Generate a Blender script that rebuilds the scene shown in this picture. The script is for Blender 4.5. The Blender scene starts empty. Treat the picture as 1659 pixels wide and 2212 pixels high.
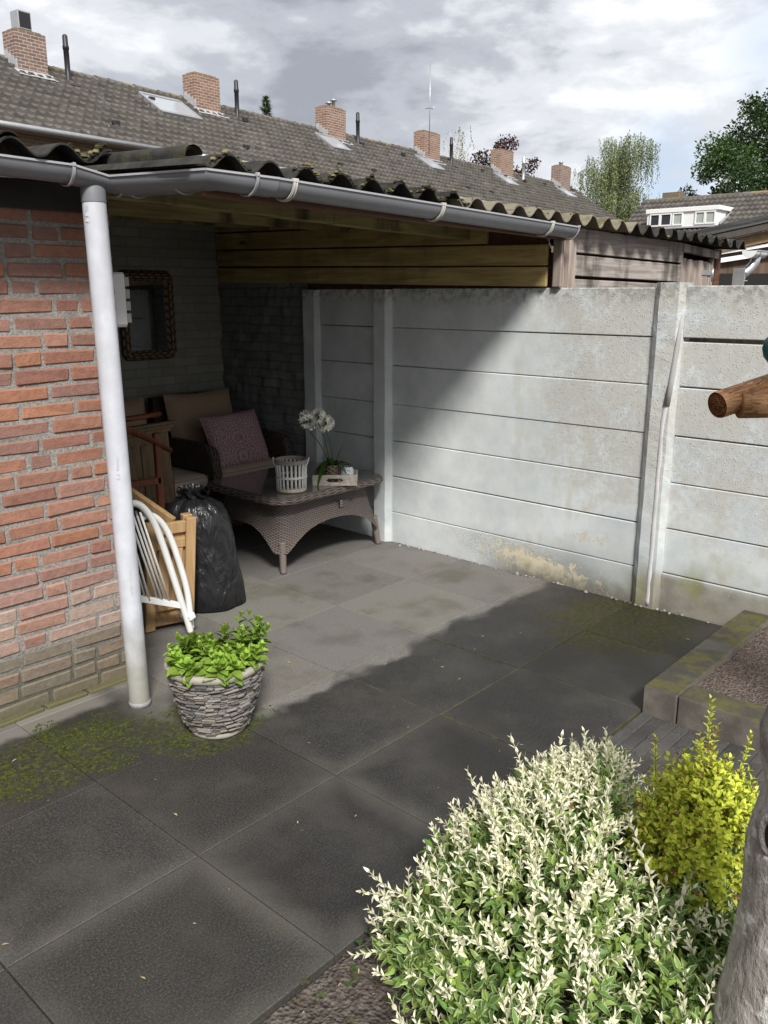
import bpy, math, random
import numpy as np
from mathutils import Vector, Matrix, noise as mnoise

# ---------------------------------------------------------------- camera, sky, sun
scene = bpy.context.scene
rad = math.radians
cam_data = bpy.data.cameras.new("camera")
cam = bpy.data.objects.new("camera", cam_data)
scene.collection.objects.link(cam)
cam.location = (-1.278, -1.920, 1.685)
cam.rotation_euler = (rad(90 - 14.693), 0, rad(41.967 - 90))
cam_data.sensor_fit = 'HORIZONTAL'
cam_data.sensor_width = 36
cam_data.lens = 36 * 1807.3 / 1659
cam_data.clip_start = 0.05
cam_data.clip_end = 2000
scene.camera = cam

SUN_DIR = Vector((0.75, 1.0, -1.25)).normalized()      # the way the light travels
sun_elev = math.asin(-SUN_DIR.z)
sun_azim = math.atan2(-SUN_DIR.x, -SUN_DIR.y)

world = bpy.data.worlds.new("World")
scene.world = world
world.use_nodes = True
wt = world.node_tree
wt.nodes.clear()
wn, wl = wt.nodes.new, wt.links.new
w_out = wn('ShaderNodeOutputWorld')
w_bg = wn('ShaderNodeBackground')
w_bg.inputs['Strength'].default_value = 0.1
wl(w_bg.outputs[0], w_out.inputs[0])
sky = wn('ShaderNodeTexSky')
sky.sky_type = 'NISHITA'
sky.sun_disc = False
sky.sun_elevation = sun_elev
sky.sun_rotation = sun_azim
sky.air_density = 1.0
sky.dust_density = 2.0
tc = wn('ShaderNodeTexCoord')


def wmath(op, a, b=None, c=None, clamp=False):
    n = wn('ShaderNodeMath'); n.operation = op; n.use_clamp = clamp
    for i, v in enumerate((a, b, c)):
        if v is None: continue
        if isinstance(v, (int, float)): n.inputs[i].default_value = v
        else: wl(v, n.inputs[i])
    return n.outputs[0]


def wdot(d):
    n = wn('ShaderNodeVectorMath'); n.operation = 'DOT_PRODUCT'
    wl(tc.outputs['Generated'], n.inputs[0]); n.inputs[1].default_value = Vector(d).normalized()
    return n.outputs['Value']


def wlobe(d, width):                                   # 1 in the direction d, 0 beyond width (radians)
    a = wmath('ARCCOSINE', wmath('MINIMUM', wdot(d), 1.0))
    m = wn('ShaderNodeMapRange'); m.interpolation_type = 'SMOOTHSTEP'
    wl(a, m.inputs[0]); m.inputs[1].default_value = width; m.inputs[2].default_value = 0.0
    return m.outputs[0]


def wnoise(scale, detail, sx, sz, rough=0.55, dist=0.0, off=(0, 0, 0)):
    mp = wn('ShaderNodeMapping'); mp.inputs['Scale'].default_value = (sx, sx, sz)
    mp.inputs['Location'].default_value = off
    wl(tc.outputs['Generated'], mp.inputs[0])
    n = wn('ShaderNodeTexNoise'); n.inputs['Scale'].default_value = scale
    n.inputs['Detail'].default_value = detail; n.inputs['Roughness'].default_value = rough
    n.inputs['Distortion'].default_value = dist
    wl(mp.outputs[0], n.inputs['Vector'])
    return n.outputs['Fac']


big = wnoise(3.1, 3, 1.0, 2.6, 0.5, 0.1, (1.3, 0.4, 0.2))
mid = wnoise(7.0, 8, 1.0, 2.6, 0.56, 0.18, (0.2, 2.4, 0.7))
fine = wnoise(26.0, 6, 1.0, 2.0, 0.6, 0.2)
dens = wmath('ADD', wmath('MULTIPLY', big, 0.50), wmath('ADD', wmath('MULTIPLY', mid, 0.58), wmath('MULTIPLY', fine, 0.10)))
dens = wmath('ADD', dens, wmath('MULTIPLY', wlobe((0.68, 0.70, 0.235), 0.34), -0.11))     # grey bank, upper left
dens = wmath('ADD', dens, wmath('MULTIPLY', wlobe((0.60, 0.77, 0.30), 0.30), -0.04))
dens = wmath('ADD', dens, wmath('MULTIPLY', wlobe((0.89, 0.40, 0.22), 0.30), 0.085))       # bright bank, upper right
dens = wmath('ADD', dens, wmath('MULTIPLY', wlobe((0.74, 0.66, 0.14), 0.22), 0.05))
cr = wn('ShaderNodeValToRGB')
cr.color_ramp.interpolation = 'EASE'
e = cr.color_ramp.elements
e[0].position = 0.40; e[0].color = (2.35, 2.5, 2.85, 1)
e[1].position = 0.69; e[1].color = (6.5, 6.6, 6.75, 1)
x = e.new(0.50); x.color = (3.35, 3.52, 3.92, 1)
x = e.new(0.585); x.color = (4.9, 5.05, 5.35, 1)
wl(dens, cr.inputs[0])
# gaps in the cloud where the blue shows
gap = wmath('ADD', wmath('MULTIPLY', wlobe((0.905, 0.418, 0.112), 0.095), 1.0), wmath('MULTIPLY', wlobe((0.92, 0.315, 0.235), 0.09), 0.55))
gap = wmath('MULTIPLY', gap, wmath('MULTIPLY_ADD', mid, 2.6, -0.55, clamp=True), clamp=True)
mixw = wn('ShaderNodeMix'); mixw.data_type = 'RGBA'
wl(gap, mixw.inputs[0]); wl(cr.outputs[0], mixw.inputs[6]); 
blue = wn('ShaderNodeMix'); blue.data_type = 'RGBA'; blue.inputs[0].default_value = 0.7
wl(sky.outputs[0], blue.inputs[6]); blue.inputs[7].default_value = (2.3, 3.6, 5.6, 1)
wl(blue.outputs[2], mixw.inputs[7])
wl(mixw.outputs[2], w_bg.inputs['Color'])

sd = bpy.data.lights.new("sun", 'SUN')
sd.energy = 3.5
sd.angle = rad(12)
sd.color = (1.0, 0.975, 0.93)
sun = bpy.data.objects.new("sun", sd)
scene.collection.objects.link(sun)
sun.rotation_euler = SUN_DIR.to_track_quat('-Z', 'Y').to_euler()
sun.location = (-6, -8, 12)

vs = scene.view_settings
vs.view_transform = 'Standard'
vs.look = 'None'
vs.exposure = 0.72
vs.gamma = 1.0
scene.cycles.max_bounces = 8
scene.cycles.transparent_max_bounces = 8

rng = random.Random(7)
COL = scene.collection


# ---------------------------------------------------------------- mesh builder
def V(*a): return Vector(a if len(a) > 1 else a[0])


class MB:
    """collects faces in world coordinates; build() links them as one mesh object"""
    def __init__(s):
        s.v = []; s.f = []; s.m = []; s.c = []; s.uv = []; s.sm = []

    def face(s, idx, m=0, c=None, uv=None, sm=False):
        s.f.append(idx); s.m.append(m); s.c.append(c or (1, 1, 1)); s.uv.append(uv); s.sm.append(sm)

    def poly(s, pts, m=0, c=None, uv=None, sm=False):
        b = len(s.v); s.v.extend([tuple(p) for p in pts])
        s.face(tuple(range(b, b + len(pts))), m, c, uv, sm)

    def obox(s, ctr, ax, half, ch=0.0, m=0, c=None, jit=0.0):
        """box with centre, three unit axes, half sizes and a chamfer"""
        ctr = V(ctr); ax = [V(a) for a in ax]
        hx, hy, hz = half
        ch = min(ch, hx * .9, hy * .9, hz * .9)
        b = len(s.v)
        if ch <= 0:
            for sx in (-1, 1):
                for sy in (-1, 1):
                    for sz in (-1, 1):
                        s.v.append(tuple(ctr + ax[0] * hx * sx + ax[1] * hy * sy + ax[2] * hz * sz))
            for q in ((0, 1, 3, 2), (4, 6, 7, 5), (0, 4, 5, 1), (2, 3, 7, 6), (0, 2, 6, 4), (1, 5, 7, 3)):
                s.face(tuple(b + i for i in q), m, c)
            return
        h = (hx, hy, hz); ids = {}
        for sx in (-1, 1):
            for sy in (-1, 1):
                for sz in (-1, 1):
                    sg = (sx, sy, sz)
                    jv = V(rng.uniform(-jit, jit), rng.uniform(-jit, jit), rng.uniform(-jit, jit)) if jit else V(0, 0, 0)
                    for k in range(3):
                        p = ctr.copy() + jv
                        for i in range(3):
                            p = p + ax[i] * sg[i] * (h[i] if i == k else h[i] - ch)
                        ids[sg + (k,)] = len(s.v); s.v.append(tuple(p))
        F = s.face
        for k in range(3):
            i, j = (k + 1) % 3, (k + 2) % 3
            for sg in (-1, 1):
                r = []
                for a, d in ((-1, -1), (1, -1), (1, 1), (-1, 1)):
                    t = [0, 0, 0]; t[k] = sg; t[i] = a; t[j] = d
                    r.append(ids[tuple(t) + (k,)])
                F(tuple(r if sg > 0 else r[::-1]), m, c)
        for k in range(3):
            i, j = (k + 1) % 3, (k + 2) % 3
            for a in (-1, 1):
                for d in (-1, 1):
                    t0 = [0, 0, 0]; t0[i] = a; t0[j] = d; t0[k] = -1
                    t1 = list(t0); t1[k] = 1
                    q = (ids[tuple(t0) + (i,)], ids[tuple(t1) + (i,)], ids[tuple(t1) + (j,)], ids[tuple(t0) + (j,)])
                    F(q if a * d < 0 else q[::-1], m, c)
        for sx in (-1, 1):
            for sy in (-1, 1):
                for sz in (-1, 1):
                    q = tuple(ids[(sx, sy, sz, k)] for k in range(3))
                    F(q if sx * sy * sz > 0 else q[::-1], m, c)

    def box(s, x0, x1, y0, y1, z0, z1, ch=0.0, m=0, c=None, jit=0.0):
        s.obox(((x0 + x1) / 2, (y0 + y1) / 2, (z0 + z1) / 2), ((1, 0, 0), (0, 1, 0), (0, 0, 1)),
               (abs(x1 - x0) / 2, abs(y1 - y0) / 2, abs(z1 - z0) / 2), ch, m, c, jit)

    def bar(s, p, q, w, h, up=(0, 0, 1), ch=0.0, m=0, c=None):
        """a straight bar from p to q; w across, h along up"""
        p, q = V(p), V(q); d = (q - p); L = d.length; d.normalize()
        a = d.cross(V(up)); a.normalize(); u = a.cross(d)
        s.obox((p + q) / 2, (d, a, u), (L / 2, w / 2, h / 2), ch, m, c)

    def tube(s, pts, r, seg=12, cap=True, m=0, c=None, sm=True, arc=None, uvs=False):
        pts = [V(p) for p in pts]; n = len(pts)
        rs = r if isinstance(r, (list, tuple)) else [r] * n
        T = []
        for i in range(n):
            t = pts[min(i + 1, n - 1)] - pts[max(i - 1, 0)]
            T.append(t.normalized())
        a = T[0].cross(V(0, 0, 1))
        if a.length < 1e-3: a = T[0].cross(V(0, 1, 0))
        a.normalize(); b0 = len(s.v); lens = [0]
        for i in range(n):
            if i:
                a = a - T[i] * a.dot(T[i]); a.normalize(); lens.append(lens[-1] + (pts[i] - pts[i - 1]).length)
            b = T[i].cross(a)
            for k in range(seg):
                t = 2 * math.pi * k / seg
                s.v.append(tuple(pts[i] + (a * math.cos(t) + b * math.sin(t)) * rs[i]))
        for i in range(n - 1):
            for k in range(seg):
                k2 = (k + 1) % seg
                uv = [(k / seg, lens[i]), ((k + 1) / seg, lens[i]), ((k + 1) / seg, lens[i + 1]), (k / seg, lens[i + 1])] if uvs else None
                s.face((b0 + i * seg + k, b0 + i * seg + k2, b0 + (i + 1) * seg + k2, b0 + (i + 1) * seg + k), m, c, uv, sm)
        if cap:
            s.face(tuple(b0 + k for k in range(seg))[::-1], m, c)
            s.face(tuple(b0 + (n - 1) * seg + k for k in range(seg)), m, c)

    def lathe(s, ctr, prof, seg=32, m=0, c=None, sm=True, axis=None, nz=0.0, uvs=False):
        """profile of (radius, height) turned about a vertical axis"""
        ctr = V(ctr); b0 = len(s.v)
        A = axis or (V(1, 0, 0), V(0, 1, 0), V(0, 0, 1))
        for (r, z) in prof:
            for k in range(seg):
                t = 2 * math.pi * k / seg
                rr = r
                if nz: rr = r + nz * mnoise.noise(V(math.cos(t) * r * 14, math.sin(t) * r * 14, z * 14))
                s.v.append(tuple(ctr + A[0] * rr * math.cos(t) + A[1] * rr * math.sin(t) + A[2] * z))
        acc = [0]
        for i in range(1, len(prof)):
            acc.append(acc[-1] + math.hypot(prof[i][0] - prof[i - 1][0], prof[i][1] - prof[i - 1][1]))
        for i in range(len(prof) - 1):
            for k in range(seg):
                k2 = (k + 1) % seg
                uv = [(k / seg, acc[i]), ((k + 1) / seg, acc[i]), ((k + 1) / seg, acc[i + 1]), (k / seg, acc[i + 1])] if uvs else None
                s.face((b0 + i * seg + k, b0 + i * seg + k2, b0 + (i + 1) * seg + k2, b0 + (i + 1) * seg + k), m, c, uv, sm)

    def grid(s, P, m=0, c=None, sm=True, uv=None, flip=False):
        """P[i][j] rows of points; uv(i,j)"""
        b0 = len(s.v); ni = len(P); nj = len(P[0])
        for row in P: s.v.extend([tuple(p) for p in row])
        for i in range(ni - 1):
            for j in range(nj - 1):
                q = [(i, j), (i, j + 1), (i + 1, j + 1), (i + 1, j)]
                if flip: q = q[::-1]
                s.face(tuple(b0 + a * nj + b for a, b in q), m, c, [uv(a, b) for a, b in q] if uv else None, sm)

    def leaf(s, base, d, up, L, Wd, m=0, c=None, fold=0.25, droop=0.0, c2=None, tipw=0.35):
        """a leaf blade from base along d; up is its upper side; c2 colours a margin strip"""
        d = V(d).normalized(); up = V(up); sd = d.cross(up)
        if sd.length < 1e-4: sd = d.cross(V(1, 0, 0.3))
        sd.normalize(); up = sd.cross(d); base = V(base)
        def P(t, w): return base + d * (L * t) + sd * (w * Wd) + up * (abs(w) * Wd * fold * 2 - droop * L * t * t)
        st = ((0.0, 0.06), (0.32, 0.47), (0.66, tipw), (1.0, 0.0))
        if c2 is None:
            b = len(s.v)
            for t, w in st: s.v.extend([tuple(P(t, -w)), tuple(P(t, 0)), tuple(P(t, w))])
            for i in range(3):
                a = b + 3 * i
                s.face((a, a + 1, a + 4, a + 3), m, c, None, True)
                s.face((a + 1, a + 2, a + 5, a + 4), m, c, None, True)
        else:
            b = len(s.v)
            for t, w in st: s.v.extend([tuple(P(t, x)) for x in (-w, -w * .66, 0, w * .66, w)])
            for i in range(3):
                a = b + 5 * i
                for k in range(4):
                    s.face((a + k, a + k + 1, a + k + 6, a + k + 5), m, c2 if k in (0, 3) else c, None, True)

    def build(s, name, mats, parent=None, base=None):
        me = bpy.data.meshes.new(name)
        o = bpy.data.objects.new(name, me)
        v = np.array(s.v, dtype=np.float32).reshape(-1, 3)
        if parent is not None:
            base = WORLD_BASE[parent.name] if base is None else base
        if base is not None:
            v = v - np.array(base, dtype=np.float32)
        me.from_pydata(v.tolist(), [], s.f)
        if not isinstance(mats, (list, tuple)): mats = [mats]
        for x in mats: me.materials.append(x)
        n = len(me.polygons)
        if n == len(s.f):
            me.polygons.foreach_set('material_index', s.m)
            me.polygons.foreach_set('use_smooth', s.sm)
            if any(c != (1, 1, 1) for c in s.c):
                at = me.attributes.new('tint', 'FLOAT_COLOR', 'FACE')
                arr = np.ones((n, 4), np.float32); arr[:, :3] = np.array(s.c, np.float32)
                at.data.foreach_set('color', arr.ravel())
            if any(u is not None for u in s.uv):
                lay = me.uv_layers.new(name='UVMap')
                arr = []
                for f, u in zip(s.f, s.uv):
                    for k in range(len(f)): arr.extend(u[k] if u else (0, 0))
                lay.data.foreach_set('uv', arr)
        me.update()
        COL.objects.link(o)
        if parent is not None:
            o.parent = parent
            pb = WORLD_BASE[parent.name]
            o.location = V(base) - V(pb)
        elif base is not None:
            o.location = base
        WORLD_BASE[o.name] = tuple(base) if base is not None else (0, 0, 0)
        return o


WORLD_BASE = {}


def thing(name, label, cat, base=(0, 0, 0), group=None):
    o = bpy.data.objects.new(name, None)
    o.empty_display_size = 0.1
    COL.objects.link(o); o.location = base
    o['label'] = label; o['category'] = cat
    if group: o['group'] = group
    WORLD_BASE[o.name] = tuple(base)
    return o


def tag(o, label, cat, group=None):
    o['label'] = label; o['category'] = cat
    if group: o['group'] = group
    return o


def structure(o, kind='structure'):
    o['kind'] = kind
    return o


# ---------------------------------------------------------------- materials
class NT:
    def __init__(s, name):
        s.mat = bpy.data.materials.new(name); s.mat.use_nodes = True
        s.t = s.mat.node_tree; s.t.nodes.clear()
        s.out = s.n('ShaderNodeOutputMaterial'); s.b = s.n('ShaderNodeBsdfPrincipled')
        s.t.links.new(s.b.outputs[0], s.out.inputs[0])
        s._p = None

    def n(s, t): return s.t.nodes.new(t)

    def put(s, sock, v):
        if v is None: return
        if isinstance(v, (int, float)):
            try: sock.default_value = v
            except TypeError: sock.default_value = (v, v, v)
        elif isinstance(v, (tuple, list, Vector)):
            v = tuple(v)
            try: sock.default_value = v + (1,) if len(v) == 3 and sock.type == 'RGBA' else v
            except Exception: sock.default_value = v
        else: s.t.links.new(v, sock)

    def pos(s):
        if s._p is None: s._p = s.n('ShaderNodeNewGeometry').outputs['Position']
        return s._p

    def obj(s): return s.n('ShaderNodeTexCoord').outputs['Object']
    def uv(s): return s.n('ShaderNodeTexCoord').outputs['UV']
    def nrm(s): return s.n('ShaderNodeNewGeometry').outputs['Normal']

    def attr(s, name='tint'):
        a = s.n('ShaderNodeAttribute'); a.attribute_name = name; return a.outputs['Color']

    def scl(s, vec, k, off=(0, 0, 0)):
        m = s.n('ShaderNodeMapping'); s.put(m.inputs['Scale'], k); s.put(m.inputs['Location'], off)
        s.put(m.inputs[0], vec); return m.outputs[0]

    def noise(s, scale, detail=4, rough=0.55, vec=None, dist=0.0):
        a = s.n('ShaderNodeTexNoise'); s.put(a.inputs['Vector'], vec if vec is not None else s.pos())
        s.put(a.inputs['Scale'], scale); s.put(a.inputs['Detail'], detail); s.put(a.inputs['Roughness'], rough)
        s.put(a.inputs['Distortion'], dist); return a.outputs['Fac']

    def voro(s, scale, vec=None, feat='F1', out='Distance', rnd=1.0):
        a = s.n('ShaderNodeTexVoronoi'); a.feature = feat
        s.put(a.inputs['Vector'], vec if vec is not None else s.pos()); s.put(a.inputs['Scale'], scale)
        s.put(a.inputs['Randomness'], rnd); return a.outputs[out]

    def m(s, op, a, b=None, c=None, clamp=False):
        x = s.n('ShaderNodeMath'); x.operation = op; x.use_clamp = clamp
        for i, v in enumerate((a, b, c)): s.put(x.inputs[i], v)
        return x.outputs[0]

    def rng(s, v, a, b, c=0.0, d=1.0, smooth=True):
        x = s.n('ShaderNodeMapRange'); x.interpolation_type = 'SMOOTHSTEP' if smooth else 'LINEAR'
        for i, q in enumerate((v, a, b, c, d)): s.put(x.inputs[i], q)
        return x.outputs[0]

    def ramp(s, fac, stops):
        x = s.n('ShaderNodeValToRGB'); s.put(x.inputs[0], fac); e = x.color_ramp.elements
        for i, (p, col) in enumerate(stops):
            q = e[i] if i < 2 else e.new(p)
            q.position = p; q.color = tuple(col) + (1,)
        return x.outputs[0]

    def mix(s, fac, a, b, mode='MIX'):
        x = s.n('ShaderNodeMix'); x.data_type = 'RGBA'; x.blend_type = mode
        s.put(x.inputs[0], fac); s.put(x.inputs[6], a); s.put(x.inputs[7], b); return x.outputs[2]

    def xyz(s, vec=None):
        x = s.n('ShaderNodeSeparateXYZ'); s.put(x.inputs[0], vec if vec is not None else s.pos()); return x.outputs

    def vec(s, x, y, z):
        c = s.n('ShaderNodeCombineXYZ'); s.put(c.inputs[0], x); s.put(c.inputs[1], y); s.put(c.inputs[2], z); return c.outputs[0]

    def bump(s, h, strength=0.3, dist=0.01, prev=None):
        b = s.n('ShaderNodeBump'); s.put(b.inputs['Strength'], strength); s.put(b.inputs['Distance'], dist)
        s.put(b.inputs['Height'], h)
        if prev is not None: s.put(b.inputs['Normal'], prev)
        return b.outputs[0]

    def fin(s, col, rough=0.6, normal=None, metal=None, spec=None, trans=None, alpha=None, sub=None):
        I = s.b.inputs
        s.put(I['Base Color'], col); s.put(I['Roughness'], rough); s.put(I['Normal'], normal)
        s.put(I['Metallic'], metal); s.put(I['Specular IOR Level'], spec); s.put(I['Transmission Weight'], trans)
        s.put(I['Alpha'], alpha)
        return s.mat


def plain(name, col, rough=0.5, var=0.12, scale=20, bump=0.0, spec=0.4, metal=None):
    k = NT(name); n = k.noise(scale, 5)
    c = k.mix(n, [x * (1 - var) for x in col], [min(1, x * (1 + var)) for x in col])
    return k.fin(c, rough, k.bump(k.noise(scale * 6, 4), bump, 0.003) if bump else None, metal, spec)


def tinted(name, rough=0.6, var=0.2, scale=60, bump=0.2, bd=0.003, spec=0.35, mulx=None):
    k = NT(name); n = k.noise(scale, 5)
    c = k.mix(1.0, k.attr(), k.mix(n, (1 - var,) * 3, (1 + var,) * 3), 'MULTIPLY')
    return k.fin(c, rough, k.bump(k.noise(scale * 2.5, 5), bump, bd), None, spec)


def leafmat(name, rough=0.45, transl=0.35):
    k = NT(name); c = k.attr()
    n = k.noise(35, 2)
    c = k.mix(1.0, c, k.mix(n, (0.8,) * 3, (1.2,) * 3), 'MULTIPLY')
    k.fin(c, rough, None, None, 0.35)
    tr = k.n('ShaderNodeBsdfTranslucent'); k.put(tr.inputs[0], k.mix(1.0, c, (0.9, 1.0, 0.55), 'MULTIPLY'))
    ms = k.n('ShaderNodeMixShader'); ms.inputs[0].default_value = transl
    k.t.links.new(k.b.outputs[0], ms.inputs[1]); k.t.links.new(tr.outputs[0], ms.inputs[2])
    k.t.links.new(ms.outputs[0], k.out.inputs[0])
    return k.mat


def wicker(name, c_hi, c_lo, rows, cols, rough=0.5, strength=0.9, diag=0.0):
    """woven strands from UV: v runs up the rows, u along them"""
    k = NT(name); x = k.xyz(k.uv()); u, v = x[0], x[1]
    vr = k.m('MULTIPLY', v, rows)
    if diag: vr = k.m('ADD', vr, k.m('MULTIPLY', u, diag))
    par = k.m('MULTIPLY', k.m('MODULO', k.m('FLOOR', vr), 2.0), 0.5)
    row = k.m('SINE', k.m('MULTIPLY', k.m('FRACT', vr), math.pi))
    ph = k.m('MULTIPLY', k.m('ADD', k.m('MULTIPLY', u, cols), par), 2 * math.pi)
    wv = k.m('MULTIPLY_ADD', k.m('SINE', ph), 0.42, 0.58)
    h = k.m('MULTIPLY', row, wv)
    n = k.noise(30, 3)
    tone = k.mix(n, [a * .75 for a in c_hi], [a * 1.2 for a in c_hi])
    col = k.mix(k.rng(h, 0.02, 0.55), c_lo, tone)
    return k.fin(col, rough, k.bump(h, strength, 0.008), None, 0.3)

# ---------------------------------------------------------------- setting materials
def mk_paving():
    k = NT("paving_concrete"); x = k.xyz(); X, Y = x[0], x[1]
    wob = k.m('MULTIPLY', k.m('SUBTRACT', k.noise(2.3, 3), 0.5), 0.34)
    wob = k.m('ADD', wob, k.m('MULTIPLY', k.m('SUBTRACT', k.noise(9, 3), 0.5), 0.09))
    dry = k.m('MULTIPLY', k.rng(k.m('ADD', Y, wob), 0.485, 0.555), k.rng(k.m('ADD', X, wob), 0.30, 0.52))
    grain = k.noise(150, 6, 0.85); blot = k.noise(3.2, 5, 0.6); blot2 = k.noise(1.3, 4)
    spk = k.rng(k.voro(150), 0.10, 0.20)                       # dark pores
    wetc = k.ramp(grain, [(0.37, (.0115, .011, .0105)), (0.52, (.033, .0315, .030)), (0.67, (.092, .088, .083))])
    wetc = k.mix(k.rng(blot, 0.42, 0.70, 0, 0.55), wetc, (.064, .060, .055))
    wetc = k.mix(k.rng(blot2, 0.50, 0.72, 0, 0.55), wetc, (.018, .016, .0145))
    dryc = k.ramp(grain, [(0.36, (.096, .091, .084)), (0.54, (.158, .151, .140)), (0.70, (.265, .255, .238))])
    dryc = k.mix(k.rng(blot, 0.45, 0.7, 0, 0.6), dryc, (.080, .075, .062))
    # joints keep a paler, dusty margin; every slab 0.6 m
    def edge(c):
        f = k.m('FRACT', k.m('DIVIDE', k.m('ADD', c, 6.0), 0.6)); return k.m('MINIMUM', f, k.m('SUBTRACT', 1.0, f))
    ed = k.m('MINIMUM', edge(X), edge(Y))
    near = k.rng(Y, 0.45, 0.1)
    dust = k.m('MULTIPLY', k.rng(k.m('ADD', ed, k.m('MULTIPLY', k.noise(6, 3), 0.16)), 0.25, 0.05), k.m('MULTIPLY', near, k.rng(X, 1.5, 0.6)))
    wetc = k.mix(k.m('MULTIPLY', dust, k.rng(blot2, .35, .6, .12, .62)), wetc, k.mix(grain, (.05, .047, .042), (.15, .142, .125)))
    col = k.mix(dry, wetc, dryc)
    col = k.mix(k.m('MULTIPLY_ADD', spk, 0.6, .4), k.mix(0.7, col, (0, 0, 0)), col)
    # pale strip beside the wall foot
    strip = k.m('MULTIPLY', k.rng(k.m('ADD', Y, k.m('MULTIPLY', k.noise(7, 3), 0.10)), 1.13, 1.19), k.rng(X, 0.42, 0.30))
    col = k.mix(k.m('MULTIPLY', strip, 0.8), col, (.19, .178, .165))
    # moss
    def blob(cx, cy, rx, ry):
        a = k.m('DIVIDE', k.m('SUBTRACT', X, cx), rx); b = k.m('DIVIDE', k.m('SUBTRACT', Y, cy), ry)
        return k.m('SQRT', k.m('ADD', k.m('MULTIPLY', a, a), k.m('MULTIPLY', b, b)))
    mn = k.noise(9, 8, 0.72, None, 0.6); mf = k.noise(48, 7, 0.78)
    left = k.rng(blob(0.02, 0.86, 0.54, 0.33), 1.15, 0.3); pot = k.rng(blob(0.50, 0.66, 0.33, 0.30), 1.1, 0.6)
    ml = k.rng(k.m('ADD', k.m('MULTIPLY', k.m('MAXIMUM', left, k.m('MULTIPLY', pot, 0.85)), 0.55), k.m('MULTIPLY', mn, 0.9)), 0.62, 1.02)
    mcol = k.mix(k.rng(mf, 0.40, 0.68), (.016, .019, .007), (.105, .125, .017))
    col = k.mix(k.m('MULTIPLY', ml, k.rng(k.noise(20, 6, .7), 0.36, 0.60, 0.10, 0.92)), col, mcol)
    jm = k.m('MULTIPLY', k.rng(k.m('ADD', ed, k.m('MULTIPLY', mf, .05)), .040, .018), k.m('MULTIPLY', k.rng(X, .7, 1.1), k.m('SUBTRACT', 1.0, dry)))
    col = k.mix(k.m('MULTIPLY', jm, k.rng(mn, .36, .58, 0, .95)), col, (.088, .090, .024))
    right = k.rng(blob(2.62, -0.08, 0.75, 0.62), 1.1, 0.35)
    mr = k.rng(k.m('ADD', k.m('MULTIPLY', right, 0.5), k.m('MULTIPLY', mn, 0.9)), 0.70, 1.0)
    mcol2 = k.mix(k.rng(mf, 0.4, 0.72), (.018, .018, .006), (.080, .080, .016))
    col = k.mix(k.m('MULTIPLY', mr, 0.85), col, mcol2)
    porchmoss = k.m('MULTIPLY', k.rng(blot, 0.5, 0.7), k.m('MULTIPLY', dry, k.rng(blob(2.0, 1.3, 1.0, 0.7), 1.0, 0.4)))
    col = k.mix(k.m('MULTIPLY', porchmoss, 0.5), col, (.095, .092, .058))
    col = k.mix(1.0, col, k.attr(), 'MULTIPLY')
    wetr = k.mix(dry, (.55,) * 3, (.85,) * 3)
    nb = k.bump(k.m('ADD', grain, k.m('MULTIPLY', k.m('MULTIPLY', ml, mf), 0.8)), 0.45, 0.004)
    return k.fin(col, wetr, nb, None, 0.3)


def mk_joint():
    k = NT("joint_filler"); x = k.xyz()
    n = k.noise(16, 5); f = k.noise(120, 3)
    wet = k.mix(k.m('MULTIPLY', k.rng(n, 0.40, 0.62), k.m('MAXIMUM', k.rng(x[0], .6, 1.1), k.rng(k.noise(1.7, 3), .48, .6))), (.036, .033, .028), (.095, .098, .026))
    dryc = k.mix(n, (.055, .052, .045), (.15, .14, .115))
    col = k.mix(k.rng(x[1], 0.5, 0.65), wet, dryc)
    return k.fin(col, 0.95, k.bump(f, 0.5, 0.003), None, 0.1)


def mk_soil(name, a, b, scale=38):
    k = NT(name)
    n = k.noise(scale, 6, 0.65); v = k.voro(scale * 2.2)
    col = k.mix(k.rng(n, 0.35, 0.65), a, b)
    col = k.mix(k.rng(v, 0.02, 0.25, 0.5, 0.0), col, (.016, .012, .010))
    return k.fin(col, 0.95, k.bump(k.m('ADD', n, k.m('MULTIPLY', v, 0.8)), 0.9, 0.02), None, 0.1)


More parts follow.
